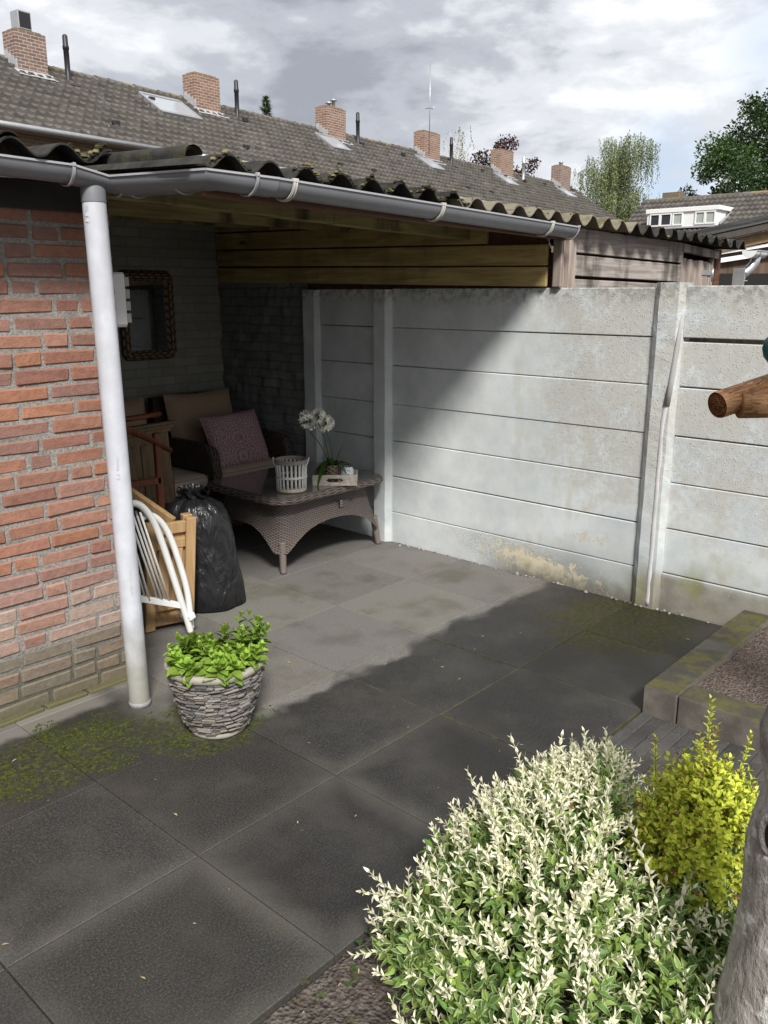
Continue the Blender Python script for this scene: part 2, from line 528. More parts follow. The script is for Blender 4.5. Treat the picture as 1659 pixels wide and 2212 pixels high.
def mk_fence():
    k = NT("painted_concrete"); x = k.xyz(); Y, Z = x[1], x[2]
    big = k.noise(1.9, 4); mid = k.noise(6, 6, 0.62); f = k.noise(130, 4, 0.6); peb = k.voro(105)
    rough_zone = k.m('MULTIPLY', k.rng(k.m('ADD', Y, k.m('MULTIPLY', big, 0.8)), 1.25, 0.65), k.rng(Z, 0.25, 1.0))
    col = k.mix(k.rng(mid, 0.3, 0.7), (.555, .59, .60), (.635, .655, .655))
    col = k.mix(1.0, col, k.mix(k.rng(k.noise(2.6, 5, .65), .3, .7), (.84, .85, .85), (1.06, 1.06, 1.04)), 'MULTIPLY')
    mot = k.rng(k.noise(33, 7, .75), .40, .62)
    col = k.mix(k.m('MULTIPLY', k.m('MULTIPLY', mot, rough_zone), .62), col, (.36, .355, .325))
    col = k.mix(k.m('MULTIPLY', k.rng(k.noise(95, 3, .7), .60, .68), k.m('MULTIPLY_ADD', rough_zone, .75, .1)), col, (.70, .70, .67))
    worn = k.m('MULTIPLY', k.rng(k.m('ADD', mid, k.m('MULTIPLY', rough_zone, 0.16)), 0.50, 0.72), k.rng(Y, 1.2, 0.4))
    col = k.mix(k.m('MULTIPLY', worn, 0.75), col, (.43, .42, .38))
    drip = k.noise(5.0, 4, 0.6, k.scl(k.pos(), (1, 1.6, 0.35)))
    col = k.mix(k.m('MULTIPLY', k.rng(drip, 0.58, 0.72), k.m('MULTIPLY', 0.38, k.rng(Y, 1.3, 0.6))), col, (.42, .40, .31))
    top = k.rng(k.m('ADD', Z, k.m('MULTIPLY', mid, 0.16)), 1.66, 1.80)
    col = k.mix(k.m('MULTIPLY', top, k.rng(k.noise(28, 4), 0.4, 0.62, 0.1, 0.75)), col, (.20, .195, .17))
    # foot of the wall: flaked cream patch and grey dirt
    fl = k.noise(17, 9, 0.8, None, .4)
    a = k.m('DIVIDE', k.m('SUBTRACT', Y, 0.60), 0.42); b = k.m('DIVIDE', k.m('SUBTRACT', Z, k.m('MULTIPLY_ADD', Y, 0.13, 0.0)), 0.078)
    d = k.m('SQRT', k.m('ADD', k.m('MULTIPLY', a, a), k.m('MULTIPLY', b, b)))
    a2 = k.m('DIVIDE', k.m('SUBTRACT', Y, 0.30), 0.24); b2 = k.m('DIVIDE', k.m('SUBTRACT', Z, 0.315), 0.055)
    d2 = k.m('ADD', k.m('SQRT', k.m('ADD', k.m('MULTIPLY', a2, a2), k.m('MULTIPLY', b2, b2))), 0.62)
    dd = k.m('MINIMUM', d, d2)
    flake = k.rng(k.m('SUBTRACT', k.m('MULTIPLY_ADD', fl, 6.0, -2.12), dd), -0.02, 0.06)
    stain = k.rng(k.m('SUBTRACT', d, k.m('MULTIPLY', mid, .5)), 1.75, .75)
    col = k.mix(k.m('MULTIPLY', stain, k.m('MULTIPLY', k.rng(f, .42, .62), .55)), col, (.17, .165, .14))
    dirt = k.m('MULTIPLY', k.rng(k.m('ADD', Z, k.m('MULTIPLY', mid, 0.30)), 0.52, 0.16), k.rng(k.m('ADD', Y, k.m('MULTIPLY', big, 0.5)), 1.35, 0.5))
    col = k.mix(k.m('MULTIPLY', dirt, k.m('MULTIPLY_ADD', k.noise(12, 6, .7), .9, .3)), col, (.215, .222, .205))
    col = k.mix(k.m('MULTIPLY', flake, 0.95), col, k.mix(k.rng(f, .3, .7), (.50, .435, .30), (.66, .60, .45)))
    foot = k.rng(k.m('ADD', Z, k.m('MULTIPLY', k.noise(18, 5), 0.12)), 0.185, 0.055)
    foot = k.m('MULTIPLY', foot, k.rng(Y, 1.2, 0.7))
    col = k.mix(k.m('MULTIPLY', foot, 0.85), col, k.mix(f, (.10, .095, .075), (.21, .19, .15)))
    # right bay: brown, green plinth
    rb = k.m('MULTIPLY', k.rng(Y, -0.02, -0.12), k.rng(k.m('ADD', Z, k.m('MULTIPLY', mid, 0.06)), 0.27, 0.20))
    col = k.mix(k.m('MULTIPLY', rb, 0.9), col, k.mix(k.rng(mid, .35, .65), (.17, .155, .125), (.27, .25, .205)))
    gr = k.m('MULTIPLY', k.rng(k.noise(4.5, 4), 0.48, 0.66), k.m('MULTIPLY', k.rng(Y, 0.1, -0.06), k.rng(Z, 0.45, 0.1)))
    col = k.mix(k.m('MULTIPLY', gr, 0.55), col, (.22, .215, .06))
    spots = k.m('MULTIPLY', k.rng(k.voro(34), 0.10, 0.05), k.rng(Y, 0.9, 0.2))
    col = k.mix(k.m('MULTIPLY', spots, 0.5), col, (.66, .65, .6))
    h = k.m('ADD', k.m('MULTIPLY', f, 0.25), k.m('MULTIPLY', k.m('MULTIPLY', k.rng(peb, 0.42, 0.0), k.rng(k.noise(60, 2), .46, .6)), k.m('MULTIPLY_ADD', rough_zone, 1.3, 0.04)))
    h = k.m('ADD', h, k.m('MULTIPLY', k.m('MULTIPLY', flake, -1.0), 0.35))
    return k.fin(col, 0.82, k.bump(h, 0.55, 0.006), None, 0.25)


def mk_painted_brick(name, axis, c_lo, c_hi, rough=False):
    k = NT(name); x = k.xyz()
    v = k.vec(x[0] if axis == 'x' else x[1], x[2], 0.0)
    if rough:
        v = k.vec(k.m('ADD', x[1], k.m('MULTIPLY', k.noise(6, 3), 0.03)), k.m('ADD', x[2], k.m('MULTIPLY', k.noise(5, 3), 0.035)), 0.0)
    b = k.n('ShaderNodeTexBrick'); k.put(b.inputs['Vector'], v); k.put(b.inputs['Scale'], 1.0)
    k.put(b.inputs['Brick Width'], 0.225); k.put(b.inputs['Row Height'], 0.0668); k.put(b.inputs['Mortar Size'], 0.006)
    k.put(b.inputs['Mortar Smooth'], 0.4); k.put(b.inputs['Bias'], 0.0)
    b.inputs['Color1'].default_value = tuple(c_lo) + (1,); b.inputs['Color2'].default_value = tuple(c_hi) + (1,)
    b.inputs['Mortar'].default_value = tuple(q * .84 for q in c_lo) + (1,)
    n = k.noise(9, 5, .6)
    col = k.mix(1.0, b.outputs['Color'], k.mix(n, (.75,) * 3, (1.25,) * 3), 'MULTIPLY')
    h = k.m('MULTIPLY_ADD', b.outputs['Fac'], -1.0, k.m('MULTIPLY', n, 1.6 if rough else 0.3))
    return k.fin(col, 0.85, k.bump(h, 0.6 if rough else 0.35, 0.012 if rough else 0.006), None, 0.2)


def mk_wood(name, a, b, grain_axis='y', scale=1.0, rough=0.7, dirt=0.0, bump=0.25):
    k = NT(name); p = k.obj()
    st = {'x': (0.06, 1, 1), 'y': (1, 0.06, 1), 'z': (1, 1, 0.06)}[grain_axis]
    g = k.noise(34 * scale, 6, .62, k.scl(p, st), 0.8)
    g2 = k.noise(6 * scale, 3, .5, k.scl(p, tuple(min(1, q * 4) for q in st)), 1.2)
    col = k.mix(k.rng(g, .3, .7), a, b)
    col = k.mix(1.0, col, k.mix(g2, (.68,) * 3, (1.22,) * 3), 'MULTIPLY')
    kn = k.rng(k.voro(3.2 * scale, k.scl(p, tuple(q if q == 1 else .35 for q in st))), 0.035, 0.075)
    col = k.mix(kn, [q * .35 for q in a], col)
    if dirt:
        d = k.noise(4, 5, .6, k.scl(p, (1, 1, .35)))
        col = k.mix(k.m('MULTIPLY', k.rng(d, .5, .68), dirt), col, (.022, .022, .014))
    return k.fin(col, rough, k.bump(g, bump, 0.003), None, 0.25)


def mk_corrugated(name, a, b, moss):
    k = NT(name); n = k.noise(7, 6, .62); f = k.noise(85, 5, .65); v = k.voro(60)
    col = k.mix(k.rng(n, .3, .7), a, b)
    col = k.mix(k.rng(f, .60, .75), col, [min(1, q * 1.6) for q in b])
    col = k.mix(k.m('MULTIPLY', k.rng(k.noise(13, 5, .65), .50, .64), moss), col, k.mix(f, (.028, .026, .012), (.12, .105, .04)))
    col = k.mix(k.m('MULTIPLY', k.rng(v, .10, .03), .4), col, (.22, .21, .17))
    return k.fin(col, 0.95, k.bump(k.m('ADD', f, n), .7, .006), None, .15)


M_paving = mk_paving(); M_joint = mk_joint()
M_soil = mk_soil("bed_soil", (.065, .053, .046), (.135, .115, .098))
M_soil2 = mk_soil("raised_bed_soil", (.085, .066, .055), (.17, .135, .115), 45)
M_fence = mk_fence()
def mk_brick():
    k = NT("red_brick"); n = k.noise(42, 6, .65); w = k.noise(14, 6, .7); f = k.noise(150, 4, .6)
    c = k.mix(1.0, k.attr(), k.mix(n, (.60,) * 3, (1.40,) * 3), 'MULTIPLY')
    c = k.mix(k.rng(w, .63, .72, 0, .5), c, (.27, .255, .235))
    c = k.mix(k.rng(k.voro(70), .10, .03, 0, .8), c, (.06, .035, .03))
    z = k.xyz()[2]
    c = k.mix(k.m('MULTIPLY', k.rng(k.m('ADD', z, k.m('MULTIPLY', w, .16)), .22, .05), .6), c, k.mix(f, (.045, .043, .02), (.12, .115, .05)))
    return k.fin(c, .88, k.bump(k.m('ADD', n, k.m('MULTIPLY', f, .5)), .8, .006), None, .2)


M_brick = mk_brick()
def mk_mortar():
    k = NT("mortar"); n = k.noise(90, 6, .7); z = k.xyz()[2]; w = k.noise(9, 5, .65)
    c = k.mix(k.rng(n, .3, .7), (.175, .167, .152), (.35, .335, .31))
    c = k.mix(k.rng(w, .5, .68, 0, .6), c, (.13, .122, .108))
    c = k.mix(k.rng(k.m('ADD', z, k.m('MULTIPLY', w, .3)), .50, .22, 0, .85), c, (.075, .070, .048))
    return k.fin(c, .95, k.bump(n, 1.0, .006), None, .1)


M_mortar = mk_mortar()
M_backwall = mk_painted_brick("grey_painted_brick", 'x', (.225, .222, .19), (.275, .27, .24))
M_sidewall = mk_painted_brick("rough_grey_painted_brick", 'y', (.17, .178, .17), (.21, .218, .21), True)
M_plank = mk_wood("treated_plank", (.31, .230, .085), (.52, .40, .175), 'y', 1.0, .7, .25)
M_beam = mk_wood("mouldy_beam", (.15, .128, .058), (.30, .245, .105), 'x', 1.0, .8, .85)
M_brown = mk_wood("brown_stained_board", (.085, .042, .026), (.15, .075, .048), 'x', 1.0, .7)
M_greywood = mk_wood("weathered_board", (.215, .185, .165), (.42, .375, .34), 'x', 1.0, .85, .75)
M_greywood_v = mk_wood("weathered_upright", (.21, .165, .14), (.40, .335, .29), 'z', 1.0, .85, .3)
M_sheet_old = mk_corrugated("old_fibre_cement", (.016, .015, .014), (.044, .042, .039), .30)
M_sheet_new = mk_corrugated("tan_fibre_cement", (.145, .125, .080), (.215, .195, .155), .6)
M_gutter = plain("grey_gutter_plastic", (.165, .170, .185), .42, .14, 9, .12, .45)
M_gutter_lip = plain("pale_gutter_edge", (.33, .33, .345), .5, .15, 30, .1)
M_strap = plain("gutter_strap", (.46, .45, .41), .5, .2, 40, .1)
M_dark = plain("painted_shade", (.012, .011, .010), .9)  # flat black standing for the shade inside gaps and holes
M_white = plain("white_paint", (.74, .74, .73), .45, .05, 12, .05)
M_moss = tinted("moss_clump", .95, .4, 120, .8, .004, .1)


def mk_pipe():
    k = NT("white_drain_plastic"); z = k.xyz()[2]; n = k.noise(12, 5); s = k.noise(9, 5, .6, k.scl(k.pos(), (1, 1, .2)))
    col = k.mix(k.rng(n, .35, .7), (.46, .47, .51), (.53, .54, .585))
    col = k.mix(k.m('MULTIPLY', k.rng(s, .50, .72), .5), col, (.36, .36, .345))
    low = k.rng(k.m('ADD', z, k.m('MULTIPLY', n, .25)), .60, .22)
    col = k.mix(k.m('MULTIPLY', low, .85), col, k.mix(n, (.20, .195, .15), (.30, .29, .24)))
    return k.fin(col, .38, k.bump(k.noise(60, 4), .06, .002), None, .45)


M_pipe = mk_pipe()

# ---------------------------------------------------------------- ground, paving, beds
g = MB(); g.poly([(-300, -300, -.06), (300, -300, -.06), (300, 300, -.06), (-300, 300, -.06)])
structure(g.build('ground', M_soil))
S = .6
b = MB()
for i in range(-5, 5):
    for j in range(-1, 6):
        x0, x1 = i * S, (i + 1) * S; y0, y1 = j * S, (j + 1) * S
        x1c = min(x1, 2.94)
        if j >= 2 and x1 <= .4 and False: continue
        dz = rng.uniform(-.0015, .0015)
        gp = .0017
        q = rng.uniform(.86, 1.14); b.box(x0 + gp, x1c - gp, y0 + gp, y1 - gp, -.05, dz, .0022, 0, (q, q * rng.uniform(.97, 1.0), q * rng.uniform(.94, 1.0)))
structure(b.build('paving', M_paving))
b = MB(); b.poly([(-3.02, -.6, -.0075), (2.95, -.6, -.0075), (2.95, 3.62, -.0075), (-3.02, 3.62, -.0075)])
structure(b.build('paving_joint', M_joint))


def bumpy(x0, x1, y0, y1, z, amp, step=.03):
    nx = int((x1 - x0) / step) + 2; ny = int((y1 - y0) / step) + 2; P = []
    for i in range(nx):
        row = []
        for j in range(ny):
            x = x0 + (x1 - x0) * i / (nx - 1); y = y0 + (y1 - y0) * j / (ny - 1)
            row.append((x, y, z + amp * (mnoise.noise(V(x * 7, y * 7, 1)) + .6 * mnoise.noise(V(x * 21, y * 21, 3)))))
        P.append(row)
    return P


b = MB(); b.grid(bumpy(-3.2, 1.21, -3.4, -.605, -.022, .012), flip=True)
structure(b.build('garden_bed', M_soil))
b = MB(); b.grid(bumpy(1.935, 2.94, -3.0, -.745, .088, .010, .025), flip=True)
structure(b.build('raised_bed_soil', M_soil2))
# strip of small pavers between the bed and the raised edging
b = MB(); b.poly([(1.20, -2.7, -.008), (1.79, -2.7, -.008), (1.79, -.604, -.008), (1.20, -.604, -.008)])
structure(b.build('paver_joint', M_joint))
b = MB()
for i in range(40):
    y = -.607 - i * .052
    off = (i % 2) * .1
    x = 1.205 - off
    while x < 1.786:
        xa, xb = max(x, 1.205), min(x + .2, 1.786)
        if xb - xa > .02: b.box(xa + .001, xb - .001, y - .0512, y - .0008, -.05, rng.uniform(-.003, .0), .003, 0, (rng.uniform(1.1, 1.7),) * 3)
        x += .2
structure(b.build('paver_strip', M_paving))

# ---------------------------------------------------------------- brick wall on the left
b = MB()
WX1, WY, ROW = .622, 1.27, .0668
b.box(-2.2, WX1 - .007, WY + .0058, WY + .095, -.05, 2.06, 0, 1)
reds = [(.285, .138, .095), (.262, .126, .090), (.30, .150, .104), (.24, .118, .090), (.28, .146, .108), (.235, .130, .105), (.295, .140, .088), (.255, .140, .112)]
for r in range(-1, 31):
    z = r * ROW + .006
    x = WX1 + rng.uniform(-.004, .003)
    first = True
    while x > -2.2:
        L = .213 if rng.random() < .72 else .100
        if first: L = (.100 if r % 2 else .213) if rng.random() < .75 else .16
        first = False
        L += rng.uniform(-.008, .008)
        c = list(rng.choice(reds)); q = rng.uniform(.90, 1.12)
        if rng.random() < .05: c = [.20, .11, .085]
        c = [a * q for a in c]
        t = r + rng.uniform(-.9, .9)
        if 3.2 < t < 6.5:
            f = rng.uniform(.08, .62); c = [a * (1 - f) + w * f for a, w in zip(c, (.38, .31, .26))]
        elif t <= 3.2:
            f = rng.uniform(.6, .95); c = [a * (1 - f) + w * f for a, w in zip(c, (.150, .138, .105))]
        elif 6.5 <= t < 9:
            f = rng.uniform(.05, .25); c = [a * (1 - f) + w * f for a, w in zip(c, (.36, .27, .24))]
        dy = rng.uniform(-.002, .003); dz = rng.uniform(-.0015, .0015)
        b.box(x - L, x, WY + dy, WY + .10, z + dz, z + .0545 + dz, .0065, 0, tuple(c), .0035)
        x -= L + .0115
# the footing course that sticks out, sunk in the paving edge
x = .55
while x > -2.2:
    L = rng.uniform(.18, .24)
    b.box(x - L, x, WY - .030, WY + .01, -.04, .012 + rng.uniform(-.004, .004), .006, 0, (.125, .112, .062), .003)
    x -= L + .012
o = b.build('brick_wall', [M_brick, M_mortar])
tag(o, "weathered red brick wall behind the white drainpipe, greenish and whitened near its foot", "wall")

b = MB(); b.box(-2.2, .60, 1.235, 1.268, 1.985, 2.085, .003)
tag(b.build('wall_plate', plain("dark_tarred_board", (.028, .024, .022), .8, .3, 20, .3)), "dark board along the top of the red brick wall under the gutter", "board")
# raised moss tufts on the paving by the wall and round the planter
b = MB()
for i in range(7000):
    if rng.random() < .72: x, y = rng.uniform(-.6, .45), rng.uniform(.56, 1.16)
    else: x, y = rng.gauss(.53, .17), rng.gauss(.60, .15)
    d = ((x - .02) / .52) ** 2 + ((y - .86) / .31) ** 2; d2 = ((x - .52) / .27) ** 2 + ((y - .62) / .24) ** 2
    if min(d, d2) > 1.0: continue
    n_ = mnoise.noise(V(x * 7, y * 7, 3)) + .5 * mnoise.noise(V(x * 21, y * 21, 8))
    if n_ < -.02 + .5 * min(d, d2): continue
    if (x - .533) ** 2 + (y - .60) ** 2 < .0125: continue
    q = rng.random(); s_ = rng.uniform(.0018, .0055); c = (.030 + .045 * q, .038 + .055 * q, .008 + .008 * q)
    P = []
    for a in range(3):
        th = math.pi * .5 * a / 2
        P.append([(x + s_ * math.cos(th) * math.cos(1.2566 * k) * rng.uniform(.7, 1.3), y + s_ * math.cos(th) * math.sin(1.2566 * k) * rng.uniform(.7, 1.3), .0005 + s_ * .55 * math.sin(th)) for k in range(6)])
    b.grid(P, 0, c)
structure(b.build('moss', M_moss), 'stuff')

# ---------------------------------------------------------------- walls of the covered recess
b = MB(); b.box(.40, .60, 1.365, 3.62, -.05, 2.10, 0)
tag(b.build('jamb_wall', M_backwall), "grey painted side wall inside the porch, running back from the red brick corner", "wall")
b = MB(); b.box(.40, 3.20, 3.62, 3.74, -.05, 2.22, 0)
tag(b.build('back_wall', M_backwall), "grey painted brick wall at the back of the porch, holding the wicker mirror", "wall")
# rough side wall: really uneven courses
b = MB(); P = []
for i in range(48):
    y = 3.62 - (3.62 - 2.66) * i / 47; row = []
    for j in range(90):
        z = -.05 + 1.82 * j / 89
        course = abs(((z / .0668) % 1) - .5)
        d = .018 * mnoise.noise(V(y * 6, z * 9, 2)) + .012 * mnoise.noise(V(y * 17, z * 22, 5)) - .006 * max(0, course - .38) / .12
        row.append((2.935 - d, y, z))
    P.append(row)
b.grid(P, flip=False); b.box(2.96, 3.06, 2.66, 3.62, -.05, 1.77)
tag(b.build('rough_brick_wall', M_sidewall), "rough uneven grey painted brickwork below the planks, right of the armchair", "wall")

# ---------------------------------------------------------------- concrete fence
FX = 2.944
fence = thing('concrete_fence', "pale grey painted concrete board fence between posts, flaking cream paint near its foot", 'fence', (FX, 0, 0))
b = MB(); b.box(FX + .16, FX + .18, -3.9, .50, .3, 1.66)
tag(b.build('board_fence', M_greywood_v), 'brown board fence seen through the slot of the concrete fence', 'fence')
lev = [-.05, .211, .463, .712, .961, 1.216, 1.464, 1.711]
for (y0, y1, dz, rb) in ((1.955, 2.49, 0, 0), (-.005, 1.805, 0, 0), (-1.96, -.155, .008, 1), (-3.9, -2.1, .008, 1)):
    m_ = MB()
    for i in range(7):
        z0, z1 = lev[i], lev[i + 1] + (dz if i == 6 else 0)
        gap = rng.choice((.0035, .0012, .0028, .0008))
        lo = z0 + gap * (1 if i else 0); hi = z1 - gap
        if rb and i == 5: hi -= .017
        tilt = rng.uniform(-.003, .003) + (.004 if i % 2 else 0)
        m_.obox((FX + .022 + tilt, (y0 + y1) / 2, (lo + hi) / 2), ((1, 0, 0), (0, 1, 0), (0, 0, 1)), (.022, (y1 - y0) / 2, (hi - lo) / 2), .004)
    m_.build('panel', M_fence, fence)
for (y0, y1, pr, zt) in ((1.802, 1.957, .045, 1.705), (2.487, 2.655, .035, 1.705), (-.158, -.002, .030, 1.735), (-2.10, -1.96, .03, 1.735)):
    m_ = MB()
    prof = [(FX + .08, y0), (FX - .012, y0), (FX - pr, y0 + .028), (FX - pr, y1 - .028), (FX - .012, y1), (FX + .08, y1)]
    nz_ = 46; rows = []
    for i in range(nz_):
        z = -.05 + (zt + .05) * i / (nz_ - 1)
        rows.append([(p[0] + .0035 * mnoise.noise(V(z * 11, p[1] * 30, 4)), p[1] + .003 * mnoise.noise(V(z * 9, p[1] * 20, 9)), z) for p in prof])
    m_.grid(rows, sm=False); m_.poly([q for q in rows[-1]])
    post = m_.build('post', M_fence, fence)
    if abs(y0 + .158) < .01:
        q_ = MB(); pts = []; rr = []
        for i in range(40):
            z = .015 + 1.13 * i / 39
            pts.append((FX - .0135, -.100 - .012 * (z > 1.02) * (z - 1.02) / .11 + .003 * mnoise.noise(V(z * 9, 2, 2)), z)); rr.append(.0205 + .002 * mnoise.noise(V(z * 8, 1, 1)))
        q_.tube(pts, rr, 10)
        q_.build('filler_strip', plain("white_sealant", (.52, .51, .515), .8, .25, 14, .4), post)
        q_ = MB(); q_.tube([(FX - .022, -.114, 1.12), (FX - .020, -.126, 1.25), (FX - .018, -.140, 1.45), (FX - .012, -.150, 1.58)], [.020, .017, .013, .008], 8)
        q_.build('filler_strip', plain("grey_sealant", (.33, .32, .31), .8, .15, 20, .4), post)
b = MB(); b.box(FX + .047, FX + .052, -.01, 2.60, -.05, 1.695); b.build('light_block', M_dark, fence)  # added black sheet behind the panels, stops light leaking through the seams
# loose chips of mortar and grit along the foot of the fence
b = MB()
for i in range(95):
    y = rng.uniform(-.45, 1.78); s_ = rng.uniform(.003, .010); 
    c = rng.choice([(.24, .23, .21), (.13, .125, .115), (.08, .075, .065), (.30, .29, .27)])
    a = rng.uniform(0, 6.28); x = FX - abs(rng.gauss(0, .016)) - .006
    b.obox((x, y, s_ * .4), ((math.cos(a), math.sin(a), .2), (-math.sin(a), math.cos(a), 0), (-.2, 0, 1)), (s_, s_ * .8, s_ * .55), s_ * .3, 0, c)
structure(b.build('grit', tinted("grit_chips", .9)), 'stuff')

# ---------------------------------------------------------------- porch roof
PITCH = .177
PH0 = .622                                              # a crest stands at this X


def corrugated(x0, x1, y0, y1, z0, slope, amp=.0255, th=.0065, ragged=.004, droop=0.0):
    """one fibre-cement sheet: waves along X, eave at y0"""
    b = MB(); nx = max(8, int((x1 - x0) / PITCH * 14)); ys = [y0, y0 + .04, y0 + .3, (y0 + y1) / 2, y1]
    top, bot = [], []
    for i in range(nx + 1):
        x = x0 + (x1 - x0) * i / nx
        w = math.cos(2 * math.pi * (x - PH0) / PITCH)
        w = w * (1.0 - .12 * w * w) * 1.08
        rt, rb = [], []
        e = ragged * (mnoise.noise(V(x * 23, 3, y0)) * 1.6)
        for j, y in enumerate(ys):
            yy = y + (e if j == 0 else 0); z = z0 + (y - y0) * slope + amp * w + droop * (x - x0)
            k = .0016 * mnoise.noise(V(x * 40, y * 9, 2))
            rt.append((x, yy, z + th / 2 + k)); rb.append((x, yy, z - th / 2 + k))
        top.append(rt); bot.append(rb)
    b.grid(top); b.grid(bot, flip=True)
    b.grid([[t[0], q[0]] for t, q in zip(top, bot)], sm=False, flip=True)
    b.grid([[t[-1], q[-1]] for t, q in zip(top, bot)], sm=False)
    b.grid([top[0], bot[0]], sm=False); b.grid([top[-1], bot[-1]], sm=False, flip=True)
    return b


def moss_row(x0, x1, y, z0, n, big=.012, amp=.0255, droop=0.0, pale=.38):
    b = MB()
    for i in range(n):
        x = rng.uniform(x0, x1)
        if mnoise.noise(V(x * 3.1, y, 1)) < -.12: continue
        w = math.cos(2 * math.pi * (x - PH0) / PITCH)
        z = z0 + amp * w + .004 + droop * (x - x0); yy = y + rng.uniform(-.006, .05) * rng.random()
        s_ = rng.uniform(.35, 1.0) * big
        q = rng.random(); c = (.09 + .10 * q, .08 + .085 * q, .035 + .05 * q) if rng.random() < pale else (.030, .027, .014)
        seg = 6; P = []
        for a in range(4):
            th = math.pi * .5 * a / 3
            P.append([(x + s_ * math.cos(th) * math.cos(2 * math.pi * k / seg) * rng.uniform(.7, 1.2),
                       yy + s_ * math.cos(th) * math.sin(2 * math.pi * k / seg) * rng.uniform(.7, 1.2),
                       z + s_ * .8 * math.sin(th)) for k in range(seg + 1)])
        b.grid(P, 0, c)
    return b


roof = thing('porch_roof', "mossy corrugated lean-to roof over the porch, on mouldy yellowish beams and planks", 'roof', (.5, .5, 2.1))
EZ, RS, DR = 2.112, .055, -.018
for (x0, x1, dz, mt) in ((.515, 1.45, .000, M_sheet_old), (1.36, 1.98, .004, M_sheet_old), (1.90, 2.42, -.004, M_sheet_new), (2.34, 2.98, .001, M_sheet_new)):
    corrugated(x0, x1, .485, 3.75, EZ + dz + DR * (x0 - .5), RS, droop=DR).build('corrugated_sheet', mt, roof)
for (x0, x1, y0) in ((-1.6, -.70, .945), (-.78, .12, .945), (.05, .452, .93)):
    corrugated(x0, x1, y0, 3.75, EZ + .056 - .020 * (x0 > 0), .05).build('corrugated_sheet', M_sheet_old, roof)
# upturned side of the sheet that bridges the step in the eave
b = MB(); P = []
for i in range(10):
    t = i / 9; a = -math.pi * .55 + math.pi * .95 * t
    P.append([(.478 + .036 * math.sin(a), y, EZ + .004 + .032 * math.cos(a) * 1.0 + (y - .485) * .05) for y in (.485, .6, .8, 1.0, 1.4)])
b.grid(P); b.grid([[(x, y, z - .006) for x, y, z in r] for r in P], flip=True)
b.build('edge_roll', M_sheet_old, roof)
m_ = moss_row(.52, 1.95, .485, EZ + .004, 210, .013, droop=DR)
mo = m_.build('moss', M_moss, roof); structure(mo, 'stuff')
m_ = moss_row(1.95, 2.95, .485, EZ - .022, 40, .007, droop=DR)
mo = m_.build('moss', M_moss, roof); structure(mo, 'stuff')
m_ = moss_row(-.5, .45, .945, EZ + .050, 170, .015)
mo = m_.build('moss', M_moss, roof); structure(mo, 'stuff')
# purlin under the sheets, joined in two lengths
b = MB(); b.bar((.45, 1.27, 2.101), (1.84, 1.25, 2.068), .065, .095, ch=.003); b.bar((1.842, 1.25, 2.065), (2.92, 1.20, 2.036), .062, .098, ch=.003)
b.build('purlin', M_beam, roof)
b = MB(); b.bar((.45, 3.0, 2.17), (2.92, 3.0, 2.17), .06, .09, ch=.003); b.bar((.45, 2.2, 2.12), (2.92, 2.2, 2.12), .06, .09, ch=.003)
b.build('purlin', M_beam, roof)
b = MB(); b.bar((.56, .560, 2.045), (2.93, .545, 2.002), .022, .085, ch=.002); b.build('fascia_board', M_brown, roof)
# planks hung over the top of the fence
rows = [(1.715, 1.763, .110), (1.829, 1.883, .116), (1.949, 2.007, .120), (2.073, 2.135, .116), (2.193, 2.258, .06)]
for zf, zb, h in rows:
    b = MB(); zf2 = zf + h + .0015; 
    yf = .642 if zf < 1.9 else (1.05 if zf < 2.0 else (1.12 if zf < 2.1 else 2.4))
    t0 = (yf - .642) / (3.6 - .642)
    zz = zf + (zb - zf) * t0
    b.bar((2.927, yf, zz + h / 2), (2.927, 3.61, zb + h / 2 - .001), .022, h - .005, ch=.002)
    b.build('plank', M_plank, roof)
b = MB(); b.poly([(2.945, .66, 1.73), (2.945, 3.62, 1.775), (2.945, 3.62, 2.36), (2.945, .66, 2.10)]); b.poly([(2.992, .66, 1.60), (2.992, .66, 2.10), (2.992, 3.62, 2.36), (2.992, 3.62, 1.60)]); b.build('plank_light_block', M_brown, roof)  # added sheets behind the planks to block light coming through their gaps
b = MB(); b.bar((2.975, .60, 1.70), (2.975, .60, 2.06), .05, .05, (0, 1, 0), .003); b.bar((2.93, .575, 1.715), (2.93, .575, 1.99), .028, .05, (0, 1, 0), .003)
b.build('post', M_greywood_v, roof)
b = MB(); b.bar((3.04, .575, 1.70), (3.04, .575, 2.03), .075, .05, (0, 1, 0), .003); b.build('post', M_greywood_v, roof)

# ---------------------------------------------------------------- gutter
gut = thing('rain_gutter', "dark grey plastic gutter jogging around the eave above the white drainpipe", 'gutter', (.5, .5, 2.05))


